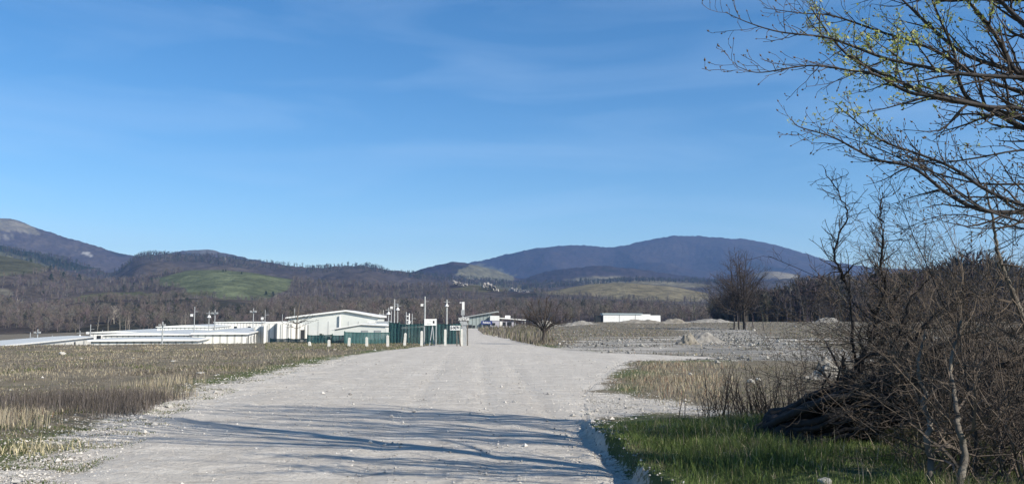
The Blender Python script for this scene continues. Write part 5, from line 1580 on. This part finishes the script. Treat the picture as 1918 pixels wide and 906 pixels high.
def overhanging_tree():
    r = np.random.default_rng(123)
    base = np.array([5.7, 6.75, 0.0]); base[2] = Zs(5.7, 6.75)
    e = empty('overhanging_tree', tuple(base))
    trunk = smooth_poly([base + (0, 0, -0.2), base + (0.02, 0.02, 1.0), base + (-0.1, 0.1, 2.0), base + (-0.05, 0.1, 3.2), base + (0.15, 0.05, 4.6), base + (0.2, 0.1, 6.3), base + (0.0, 0.4, 8.2)], 22)
    trunk_r = np.linspace(0.21, 0.05, 22)
    hub = lambda z: trunk[np.argmin(abs(trunk[:, 2] - z))]
    limbs = []
    def L(zh, pts, r0, r1):
        h = hub(zh)
        w = [h] + [np.array(P(*p)) for p in pts]
        n = 6 * len(w)
        limbs.append((smooth_poly(w, n), 0.52 * np.interp(np.linspace(0, 1, n), [0, 0.35, 1], [r0 * 1.3, r0, r1])))
    # traced limbs: pixels and distance
    L(2.5, [(1990, 270, 6.9), (1918, 240, 7.0), (1841, 199, 7.1), (1813, 184, 7.1), (1796, 150, 7.0), (1785, 93, 6.9), (1757, 28, 6.8), (1735, -30, 6.7)], 0.042, 0.010)
    L(2.4, [(1970, 255, 7.1), (1850, 203, 7.2), (1753, 183, 7.3), (1674, 148, 7.2), (1613, 120, 7.2), (1572, 88, 7.1), (1530, 32, 7.0), (1515, 5, 7)], 0.036, 0.006)
    L(2.6, [(1960, 222, 6.7), (1850, 200, 6.6), (1753, 181, 6.5), (1700, 172, 6.5), (1640, 140, 6.4), (1590, 132, 6.4), (1516, 123, 6.3), (1423, 136, 6.3), (1379, 124, 6.2)], 0.028, 0.004)
    L(3.0, [(1980, 160, 7.5), (1887, 130, 7.6), (1804, 100, 7.6), (1734, 42, 7.6), (1690, 0, 7.6), (1640, -40, 7.6)], 0.038, 0.010)
    L(3.1, [(1990, 170, 6.9), (1918, 142, 6.9), (1896, 125, 6.9), (1873, 79, 6.9), (1836, 28, 6.8), (1800, -10, 6.8)], 0.050, 0.018)
    L(3.4, [(1990, 110, 6.6), (1918, 45, 6.6), (1880, 8, 6.6), (1840, -40, 6.6)], 0.045, 0.02)
    L(3.0, [(1970, 150, 6.3), (1918, 146, 6.3), (1804, 139, 6.3), (1729, 125, 6.4), (1660, 110, 6.5), (1600, 88, 6.5), (1544, 70, 6.6), (1460, 60, 6.6), (1400, 42, 6.6), (1358, 23, 6.6)], 0.028, 0.004)
    L(2.9, [(1960, 190, 7.8), (1850, 150, 7.9), (1740, 90, 8.0), (1650, 60, 8.0), (1560, 30, 8.0), (1500, 25, 8.0), (1430, 15, 8.0)], 0.028, 0.005)
    L(2.0, [(1990, 400, 6.6), (1918, 385, 6.6), (1850, 357, 6.7), (1785, 315, 6.7), (1730, 292, 6.7), (1664, 269, 6.8), (1627, 246, 6.8), (1581, 209, 6.9), (1560, 190, 6.9)], 0.026, 0.004)
    L(1.9, [(1990, 405, 7.1), (1918, 398, 7.1), (1841, 394, 7.1), (1780, 366, 7.2), (1711, 315, 7.2), (1637, 297, 7.3), (1562, 258, 7.3), (1498, 238, 7.3), (1484, 226, 7.3)], 0.034, 0.004)
    L(2.3, [(1980, 290, 7.5), (1918, 281, 7.5), (1822, 297, 7.5), (1757, 305, 7.6), (1700, 300, 7.6), (1640, 310, 7.6)], 0.018, 0.004)
    L(2.0, [(1990, 350, 8.0), (1918, 345, 8.0), (1831, 343, 8.0), (1739, 320, 8.1), (1660, 285, 8.2), (1600, 262, 8.2), (1550, 250, 8.2)], 0.020, 0.004)
    L(3.6, [(2000, 60, 7.3), (1918, -10, 7.3), (1850, -80, 7.3)], 0.04, 0.02)
    L(1.7, [(2010, 470, 7.4), (1960, 440, 7.4), (1880, 420, 7.4), (1800, 402, 7.5), (1740, 410, 7.5), (1670, 440, 7.6)], 0.016, 0.003)
    L(1.8, [(2000, 430, 6.4), (1950, 425, 6.3), (1880, 405, 6.3), (1820, 380, 6.2), (1760, 330, 6.1), (1700, 290, 6.0), (1660, 240, 6.0)], 0.018, 0.004)
    # limbs out of frame above, whose shadows fall on the road
    def W(pts, r0, r1):
        n = 6 * len(pts); limbs.append((smooth_poly(pts, n), np.linspace(r0, r1, n)))
    for (dx, dy, dz, z0, rr) in [(-4.6, 1.4, 2.2, 4.7, 0.055), (-5.4, 0.6, 1.7, 5.0, 0.05), (-3.6, 2.2, 2.0, 5.0, 0.045), (-5.0, 2.2, 2.6, 5.3, 0.045), (-4.2, -0.4, 2.6, 4.8, 0.045),
                                 (-2.4, 1.0, 3.2, 6.0, 0.04), (-3.6, 0.2, 2.4, 5.4, 0.04), (-5.6, 1.6, 2.8, 5.6, 0.04), (-1.4, 0.8, 3.6, 6.4, 0.035), (-4.4, 3.0, 3.0, 5.8, 0.04), (1.8, 0.2, 2.4, 4.4, 0.05), (-3.0, -1.2, 2.6, 4.8, 0.04)]:
        h = hub(z0)
        W([h, h + np.array([dx * 0.3, dy * 0.3, dz * 0.25]), h + np.array([dx * 0.65, dy * 0.7, dz * 0.6]), h + np.array([dx, dy, dz])], rr, 0.008)
    limb2, twig, buds = [], [], []
    view = unit(np.array([0.25, 1.0, 0.15]))
    for k, (p, q) in enumerate(limbs):
        hidden = k >= 15
        Ln = np.linalg.norm(np.diff(p, axis=0), axis=1).sum()
        a = side_shoots(r, p, q, 0.14 if not hidden else 0.30, 1.0 if not hidden else 1.3, 0.52 if not hidden else 0.38, lift=0.03, n=8, start=0.18 if not hidden else 0.2, rscale=0.5, plane=view, curl=0.14, grow_tip=0.3)
        a = [(pp, np.clip(qq * np.linspace(1, 0.7, len(qq)), 0.0022, 0.009)) for pp, qq in a]
        limb2 += a
        tips = [(p[int(len(p) * 0.5):], q[int(len(p) * 0.5):])] + a
        for pp, qq in tips:
            b = side_shoots(r, pp, qq, 0.068 if not hidden else 0.2, 0.19 if not hidden else 0.4, 0.75, lift=0.12, n=5, start=0.12, rscale=0.6, curl=0.25, grow_tip=0.5)
            b = [(x_, np.clip(y_, 0.0018, 0.0045)) for x_, y_ in b]
            twig += b
            if hidden: continue
            for x_, y_ in b:
                buds.append((x_[-1], x_[-1] - x_[-2], r.uniform(0.7, 1.2)))
                if r.random() < 0.6: buds.append((x_[2], x_[2] - x_[0], 0.6))
    V, F = tubes([(trunk, trunk_r)], 14); link('trunk', np_mesh('trunk', V - base, [F], smooth=True), BARK_GREY, e)
    V, F = tubes(limbs, 7); link('limb', np_mesh('limb', V - base, [F], smooth=True), BARK_TREE, e)
    V, F = tubes(limb2 + twig); tw = link('twigs', np_mesh('twigs', V - base, [F]), BARK_TWIG, e)
    # buds: little spindles
    bp = np.array([b[0] for b in buds]); bd = np.array([unit(b[1]) for b in buds]); bs = np.array([b[2] for b in buds])[:, None] * 0.0075
    s1 = np.cross(bd, np.array([0.1, 1, 0.2])); s1 /= np.linalg.norm(s1, axis=1, keepdims=True) + 1e-9; s2 = np.cross(bd, s1)
    V = np.stack([bp - bd * bs * 1.2, bp + bd * bs * 2.4, bp + s1 * bs, bp - s1 * bs, bp + s2 * bs, bp - s2 * bs], 1)
    f = np.array([[0, 2, 4], [0, 4, 3], [0, 3, 5], [0, 5, 2], [1, 4, 2], [1, 3, 4], [1, 5, 3], [1, 2, 5]])
    F = (np.arange(len(bp))[:, None, None] * 6 + f[None]).reshape(-1, 3)
    link('buds', np_mesh('buds', V.reshape(-1, 3) - base, [F]), simple('dark_buds', (0.13, 0.095, 0.06), (0.08, 0.06, 0.04), 8, 0.8), e)
    # catkins and first leaves: pale yellow-green clusters near given spots
    spots = [(1700, 15, 7.3, 60), (1690, 40, 7.3, 40), (1605, 70, 7.1, 60), (1640, 60, 7.0, 40), (1660, 130, 7.1, 50), (1620, 150, 7.0, 30), (1580, 175, 7.0, 30), (1555, 185, 6.9, 22), (1700, 155, 7.0, 40),
             (1605, 237, 6.9, 26), (1830, 252, 7.2, 26), (1640, 190, 7.1, 30), (1590, 75, 6.9, 30), (1720, 5, 7.2, 50), (1850, 35, 6.9, 30), (1740, 120, 7.0, 20), (1550, 20, 7.2, 20), (1640, 95, 7.0, 30), (1835, 10, 6.8, 30), (1545, 40, 7.1, 16)]
    tips = np.array([b[0] for b in buds]); cen = []
    for u, v, d, m in spots:
        c = np.array(P(u, v, d)); dist = np.linalg.norm((tips - c) * np.array([1, 0.35, 1]), axis=1)
        idx = np.argsort(dist)[:m * 3]; cen.append(tips[r.choice(idx, m)] + r.normal(0, 0.012, (m, 3)))
    cen = np.concatenate(cen)
    V = leaf_tris(cen, r, 0.020, 5)
    link('young_leaves', np_mesh('young_leaves', V - base, [np.arange(len(V)).reshape(-1, 3)]), LEAF, e)
    tag(e, 'large tree overhanging from the right with bare budding twigs and a few pale young leaves', 'tree')
def neighbour_tree(bx, by, seed, label, turn):
    r = np.random.default_rng(seed)
    base = np.array([bx, by, Zs(bx, by)]); e = empty('neighbouring_tree', tuple(base))
    trunk = smooth_poly([base + (0, 0, -0.2), base + (0.1, 0, 2), base + (-0.1, 0.1, 4), base + (0.1, 0.1, 6.5), base + (0, 0.2, 9)], 18)
    rad = np.linspace(0.13, 0.03, 18); limbs, tw = [], []
    for (dx, dy, dz, z0) in [(-4.2, 0.9, 1.0, 5.0), (-4.6, 0.2, 1.5, 5.5), (-3.6, 1.2, 2.0, 5.6), (-4.8, 0.8, 1.2, 6.2), (-3.2, 0.4, 2.2, 6.6), (-2.6, 1.4, 1.6, 5.0), (-4.0, 1.4, 1.0, 6.6), (-2.4, -0.6, 2.4, 7.0), (1.8, 0.5, 2.0, 5.0), (1.4, -1.2, 2.0, 6.0), (-5.0, 1.6, 0.8, 5.2), (-4.4, -0.4, 1.2, 6.0), (-5.2, 0.4, 0.8, 7.0), (-3.8, 0.6, 0.6, 4.7), (-5.4, 1.0, 0.4, 5.6), (-5.0, -0.2, 0.6, 6.6), (-4.6, 1.8, 0.4, 6.0), (-5.6, 0.4, 0.2, 7.4), (-4.8, 1.2, 0.2, 7.8)]:
        h = trunk[np.argmin(abs(trunk[:, 2] - z0))]; d = np.array([dx, dy + turn + r.normal(0, 0.25), dz])
        p = smooth_poly([h, h + d * (0.35, 0.3, 0.25), h + d * (0.7, 0.65, 0.6), h + d], 20); p = p + r.normal(0, 0.015, p.shape)
        q = np.linspace(0.042, 0.010, 20); limbs.append((p, q))
        a = [(x_, np.clip(y_, 0.0025, 0.009)) for x_, y_ in side_shoots(r, p, q, 0.28, 1.2, 0.4, lift=0.03, n=7, start=0.15, curl=0.14)]
        tw += a
        for x_, y_ in a: tw += [(m_, np.clip(n_, 0.002, 0.004)) for m_, n_ in side_shoots(r, x_, y_, 0.2, 0.35, 0.7, lift=0.1, n=4)]
    V, F = tubes([(trunk, rad)], 12); link('trunk', np_mesh('trunk', V - base, [F], smooth=True), BARK_GREY, e)
    V, F = tubes(limbs, 6); link('limb', np_mesh('limb', V - base, [F], smooth=True), BARK_TREE, e)
    V, F = tubes(tw, 3); link('twigs', np_mesh('twigs', V - base, [F]), BARK_TWIG, e)
    tag(e, label, 'tree')
BARK_TREE = simple('tree_bark', (0.055, 0.050, 0.050), (0.03, 0.028, 0.028), 14, 0.9, 0.5, 0.008)
LEAF, _nt, _b, _o = new_mat('young_leaf')
_n = noise_node(_nt, 30, 3, 0.5, objvec(_nt))
_nt.links.new(mix(_nt, ramp(_nt, _n.outputs['Fac'], 0.35, 0.65), (0.30, 0.36, 0.08), (0.42, 0.40, 0.20)), _b.inputs['Base Color'])
_b.inputs['Roughness'].default_value = 0.6
_t = _nt.nodes.new('ShaderNodeBsdfTranslucent'); _t.inputs['Color'].default_value = (0.35, 0.42, 0.10, 1)
_ms = _nt.nodes.new('ShaderNodeMixShader'); _ms.inputs[0].default_value = 0.35
_nt.links.new(_b.outputs[0], _ms.inputs[1]); _nt.links.new(_t.outputs[0], _ms.inputs[2]); _nt.links.new(_ms.outputs[0], _o.inputs[0])
overhanging_tree()
neighbour_tree(9.6, 8.7, 909, 'bare tree outside the right frame edge behind the overhanging one, shading the road', 0.0)
neighbour_tree(10.4, 6.0, 911, 'bare tree outside the right frame edge level with the overhanging one, shading the near road', 0.5)

# ------------------------------------------------------------------ leaning thorn tree with sprawling limbs
def thorn_tree():
    r = np.random.default_rng(222)
    b0 = P(1450, 805, 11.0); base = np.array([b0.x, 11.0, Zs(b0.x, 11.0)])
    e = empty('leaning_thorn_tree', tuple(base))
    dark, mid, tw = [], [], []
    # thick dark limbs sprawling right from the foot
    def D(pts, r0, r1, lst=dark):
        w = [np.array(P(*p)) for p in pts]
        if pts[0][0] < 1520:
            k_ = min(1.0, max(0.0, (pts[0][1] - 768) / 80.0)); uu = 1412 + 105 * k_ + r.normal(0, 8)
            yy_ = 11.3 - 0.9 * k_; xx_ = float(au(uu)) * yy_; g_ = Zs(xx_, yy_)
            w = [np.array([xx_ - 0.05, yy_, g_ - 0.15]), np.array([xx_ + 0.12, yy_, g_ + 0.06])] + w[1:]
        n = 5 * len(w)
        rad = np.linspace(r0, r1, n) if r1 > 0 else np.interp(np.linspace(0, 1, n), [0, 0.4, 0.5, 1], [r0, r0 * 0.75, 0.026, 0.008])
        pp_ = smooth_poly(w, n); pp_ = pp_ + r.normal(0, 0.012, pp_.shape)
        lst.append((pp_, rad))
    D([(1380, 790, 11.6), (1440, 782, 11.4), (1500, 765, 11.2), (1560, 733, 11.1), (1598, 700, 11.0), (1612, 672, 11.0), (1628, 640, 11.0), (1642, 590, 11.0), (1660, 537, 10.9), (1650, 500, 10.9), (1653, 437, 10.8), (1649, 394, 10.8), (1655, 360, 10.8)], 0.10, -0.012)
    D([(1605, 690, 11.0), (1602, 668, 11.0), (1596, 638, 11.0), (1594, 564, 11.0), (1583, 529, 11.1), (1566, 489, 11.1), (1566, 455, 11.2), (1587, 407, 11.2), (1575, 370, 11.3), (1545, 320, 11.4)], 0.026, 0.006)
    D([(1440, 795, 11.2), (1520, 775, 11.0), (1600, 742, 10.8), (1660, 715, 10.6), (1720, 712, 10.4), (1790, 735, 10.2), (1860, 720, 10.0)], 0.125, 0.02)
    D([(1430, 805, 11.0), (1510, 795, 10.9), (1600, 768, 10.7), (1680, 738, 10.5), (1760, 700, 10.3), (1840, 690, 10.1), (1930, 680, 10.0)], 0.135, 0.02)
    D([(1450, 815, 10.9), (1540, 812, 10.8), (1620, 790, 10.6), (1700, 758, 10.4), (1780, 750, 10.2), (1870, 760, 10.0)], 0.125, 0.02)
    D([(1480, 830, 10.8), (1560, 835, 10.6), (1620, 812, 10.5), (1680, 788, 10.3), (1750, 778, 10.0), (1820, 790, 9.8)], 0.11, 0.015)
    D([(1500, 850, 10.6), (1550, 845, 10.5), (1610, 818, 10.4), (1660, 800, 10.3), (1720, 790, 10.2)], 0.06, 0.012)
    D([(1620, 720, 10.9), (1650, 690, 10.8), (1672, 650, 10.7), (1690, 610, 10.6), (1705, 560, 10.6), (1740, 520, 10.5)], 0.03, 0.009)
    D([(1560, 760, 11.2), (1640, 715, 11.2), (1710, 670, 11.2), (1790, 640, 11.2), (1880, 625, 11.2), (1960, 620, 11.2)], 0.06, 0.012)
    D([(1660, 700, 10.5), (1700, 650, 10.4), (1740, 600, 10.3), (1800, 560, 10.2), (1870, 540, 10.1)], 0.04, 0.008)
    D([(1600, 690, 11.0), (1650, 640, 11.2), (1664, 604, 11.3), (1675, 560, 11.3), (1700, 520, 11.3)], 0.03, 0.008)
    for k in range(60):
        v0 = r.uniform(768, 842); u1 = r.uniform(1640, 1780); v1 = 690 + (v0 - 768) * 1.35 + r.normal(0, 14)
        d0 = r.uniform(10.2, 11.5)
        D([(r.uniform(1400, 1510), v0, d0), (1530, v0 * 0.72 + v1 * 0.28 + r.normal(0, 5), d0), (1600, v0 * 0.42 + v1 * 0.58 + r.normal(0, 5), d0 - 0.2), (u1, v1 + r.normal(0, 10), d0 - 0.5)], r.uniform(0.035, 0.075), 0.01)
    for di, (p, q) in enumerate(dark):
        a = side_shoots(r, p, q, 0.17 if di < 11 else 0.6, 0.85 if di < 11 else 0.7, 0.8, lift=0.10, n=6, start=0.3 if di < 11 else 0.6, rscale=0.4, curl=0.3)
        a = [(x_, np.clip(y_, 0.004, 0.016)) for x_, y_ in a]; mid += a
        for x_, y_ in a:
            b = side_shoots(r, x_, y_, 0.13, 0.30, 0.9, lift=0.03, n=4, start=0.15, curl=0.3)
            tw += [(m_, np.clip(n_, 0.0022, 0.005)) for m_, n_ in b]
    for p, q in dark[:2]:   # finer crown on the two upright stems
        a = side_shoots(r, p, q, 0.045, 0.7, 0.9, lift=0.12, n=6, start=0.42, rscale=0.4, curl=0.3)
        a = [(x_, np.clip(y_, 0.004, 0.011)) for x_, y_ in a]; mid += a
        for x_, y_ in a:
            b = side_shoots(r, x_, y_, 0.08, 0.2, 0.9, lift=0.05, n=4, start=0.15, curl=0.3)
            tw += [(m_, np.clip(n_, 0.002, 0.0045)) for m_, n_ in b]
    V, F = tubes(dark, 8); link('trunk', np_mesh('trunk', V - base, [F], smooth=True), BARK_BLACK, e)
    V, F = tubes(mid); link('branches', np_mesh('branches', V - base, [F]), BARK_DARK, e)
    V, F = tubes(tw, 3); link('twigs', np_mesh('twigs', V - base, [F]), BARK_TWIG, e)
    tag(e, 'dark leaning thorn tree with many trunks sprawling right from the grass bank', 'tree')
BARK_BLACK = simple('blackish_bark', (0.034, 0.031, 0.031), (0.016, 0.015, 0.016), 9, 0.9, 0.6, 0.015)
thorn_tree()

def thicket():
    r = np.random.default_rng(333)
    shrubs = [((1860, 8.0), (7.6, 8.9), 'lowest tangled thorn shrub at the bottom right corner'), ((1850, 8.6), (8.0, 9.4), 'tangled thorn shrub at the right frame edge, nearest the camera'),
              ((1800, 10.5), (10, 11.5), 'dense thorn shrub behind the pale forked stem'), ((1900, 11.5), (11, 12.5), 'tall dense thorn shrub at the right frame edge, farther back'),
              ((1700, 12.2), (11.8, 13), 'dense thorn shrub behind the upright stems of the leaning tree'), ((1960, 9.6), (9, 10.5), 'arching thorn shrub reaching in from outside the right frame edge'),
              ((1830, 13.5), (9, 10.5), 'tallest thorn shrub standing behind all the others, topping the wood edge'), ((1640, 12.6), (9, 10.5), 'low thorn shrub directly behind the sprawling trunks')]
    for k, ((u, d), _, lab) in enumerate(shrubs):
        x = float(au(u)) * d; z = Zs(x, d); base = np.array([x, d, z])
        e = empty('thorn_shrub', tuple(base))
        canes, mid, tw = [], [], []
        n = [26, 34, 40, 46, 34, 34, 50, 24, 12][k]; H = [1.6, 2.0, 2.6, 3.3, 2.5, 2.8, 3.5, 1.8, 1.6][k]
        for i in range(n):
            ang = r.uniform(0, 6.28); el = r.uniform(0.35, 1.35)
            dd = np.array([math.cos(ang) * math.cos(el), 0.6 * math.sin(ang) * math.cos(el), math.sin(el)])
            p0 = base + np.array([r.normal(0, 0.25), r.normal(0, 0.2), -0.05])
            canes.append(sprout(r, p0, dd, H * r.uniform(0.7, 1.25), r.uniform(0.006, 0.012), 10, 0.13, -0.045 + 0.02 * r.random()))
        for p, q in canes:
            a = side_shoots(r, p, q, 0.115, 0.75, 0.8, lift=-0.01, n=6, start=0.15, rscale=0.45, curl=0.22)
            a = [(x_, np.clip(y_, 0.0024, 0.0052)) for x_, y_ in a]; mid += a
            for x_, y_ in a:
                b = side_shoots(r, x_, y_, 0.10, 0.26, 0.9, lift=0.0, n=4, start=0.15, curl=0.28)
                tw += [(m_, np.clip(n_, 0.0016, 0.003)) for m_, n_ in b]
        V, F = tubes(canes, 5); link('canes', np_mesh('canes', V - base, [F], smooth=True), BARK_DARK if k % 2 else BARK_THORN, e)
        V, F = tubes(mid + tw, 3); link('twigs', np_mesh('twigs', V - base, [F]), BARK_THORN if k % 3 else BARK_TWIG, e)
        tag(e, lab, 'shrub', 'tangled thorn shrubs at the right frame edge')
    # pale grey stems rising at the bottom edge
    for (ctrl, r0, lab) in [
            ([(1742, 1000, 7.4), (1741, 906, 7.5), (1745, 860, 7.6), (1736, 820, 7.6), (1742, 790, 7.7), (1728, 755, 7.8), (1733, 735, 7.9), (1720, 690, 8.0), (1735, 620, 8.2)], 0.036, 'pale crooked trunk at the bottom edge, left one of two'),
            ([(1800, 1000, 7.2), (1800, 906, 7.3), (1808, 850, 7.4), (1798, 810, 7.4), (1792, 780, 7.5), (1790, 740, 7.6), (1780, 680, 7.8), (1800, 600, 8.0)], 0.038, 'pale crooked trunk at the bottom edge, right one of two'),
            ([(1833, 1000, 7.6), (1828, 906, 7.7), (1826, 800, 7.8), (1812, 720, 8.0), (1800, 640, 8.1), (1790, 560, 8.2)], 0.018, 'thin dark upright stem right of the two pale trunks'),
            ([(1960, 700, 8.6), (1918, 598, 8.6), (1900, 555, 8.6), (1884, 515, 8.6), (1872, 485, 8.6), (1864, 446, 8.6), (1859, 406, 8.6), (1845, 350, 8.6)], 0.035, 'grey forked stem leaning in from the right frame edge')]:
        w = [np.array(P(*c)) for c in ctrl]
        g = Zs(w[0][0], w[0][1]); w[0][2] = min(w[0][2], g - 0.1) if ctrl[0][1] >= 1000 else w[0][2]
        if ctrl[0][1] < 1000: w = [np.array([w[0][0] + 0.5, w[0][1], Zs(w[0][0] + 0.5, w[0][1]) - 0.1])] + w
        base = np.array([w[0][0], w[0][1], Zs(w[0][0], w[0][1])])
        n = 5 * len(w); p = smooth_poly(w, n) + r.normal(0, 0.006, (n, 3)); q = np.linspace(r0, r0 * 0.25, n)
        e = empty('crooked_sapling', tuple(base))
        V, F = tubes([(p, q)], 9); link('trunk', np_mesh('trunk', V - base, [F], smooth=True), BARK_DARK if r0 < 0.02 else BARK_LICHEN, e)
        a = side_shoots(r, p, q, 0.14, 0.9, 0.9, lift=0.05, n=6, start=0.25, rscale=0.45, curl=0.25)
        a = [(x_, np.clip(y_, 0.004, 0.012)) for x_, y_ in a]; tw = list(a)
        for x_, y_ in a: tw += [(m_, np.clip(n_, 0.002, 0.005)) for m_, n_ in side_shoots(r, x_, y_, 0.12, 0.3, 0.9, lift=0.03, n=4, start=0.15)]
        V, F = tubes(tw, 3); link('branches', np_mesh('branches', V - base, [F]), BARK_THORN, e)
        tag(e, lab, 'sapling')
BARK_LICHEN = simple('lichen_bark', (0.20, 0.18, 0.15), (0.05, 0.042, 0.038), 6, 0.9, 0.7, 0.01)
thicket()

def stem_bush():
    r = np.random.default_rng(444)
    for k, (u, v, n, H, lab) in enumerate([(1400, 785, 46, 0.75, 'bush of thin dark upright stems at the left end of the leaning tree'), (1460, 775, 26, 0.95, 'bush of taller thin stems beside the base of the leaning tree'), (1350, 775, 16, 0.45, 'small sparse bush of thin stems, farthest left on the bank'),
                                          (1535, 700, 16, 1.1, 'sparse tall thin-stemmed bush before the white rubble heap')]):
        x, y, z = hit(u, v)
        y = min(y, 14.5) if v > 760 else y; x = float(au(u)) * y; z = Zs(x, y); base = np.array([x, y, z])
        st, tw = [], []
        for i in range(n):
            p0 = base + np.array([r.normal(0, 0.42), r.normal(0, 0.3), -0.02])
            st.append(sprout(r, p0, np.array([r.normal(0, 0.3), r.normal(0, 0.2), 1]), H * r.uniform(0.6, 1.25), r.uniform(0.006, 0.011), 7, 0.10, 0.05))
        for p, q in st:
            a = side_shoots(r, p, q, 0.10, 0.28, 0.7, lift=0.1, n=4, start=0.2, rscale=0.6)
            tw += [(x_, np.clip(y_, 0.0025, 0.006)) for x_, y_ in a]
        e = empty('stemmy_bush', tuple(base))
        V, F = tubes(st, 4); link('stems', np_mesh('stems', V - base, [F]), BARK_DARK, e)
        V, F = tubes(tw, 3); link('twigs', np_mesh('twigs', V - base, [F]), BARK_TWIG, e)
        tag(e, lab, 'bush', 'thin-stemmed bushes on the bank')
stem_bush()
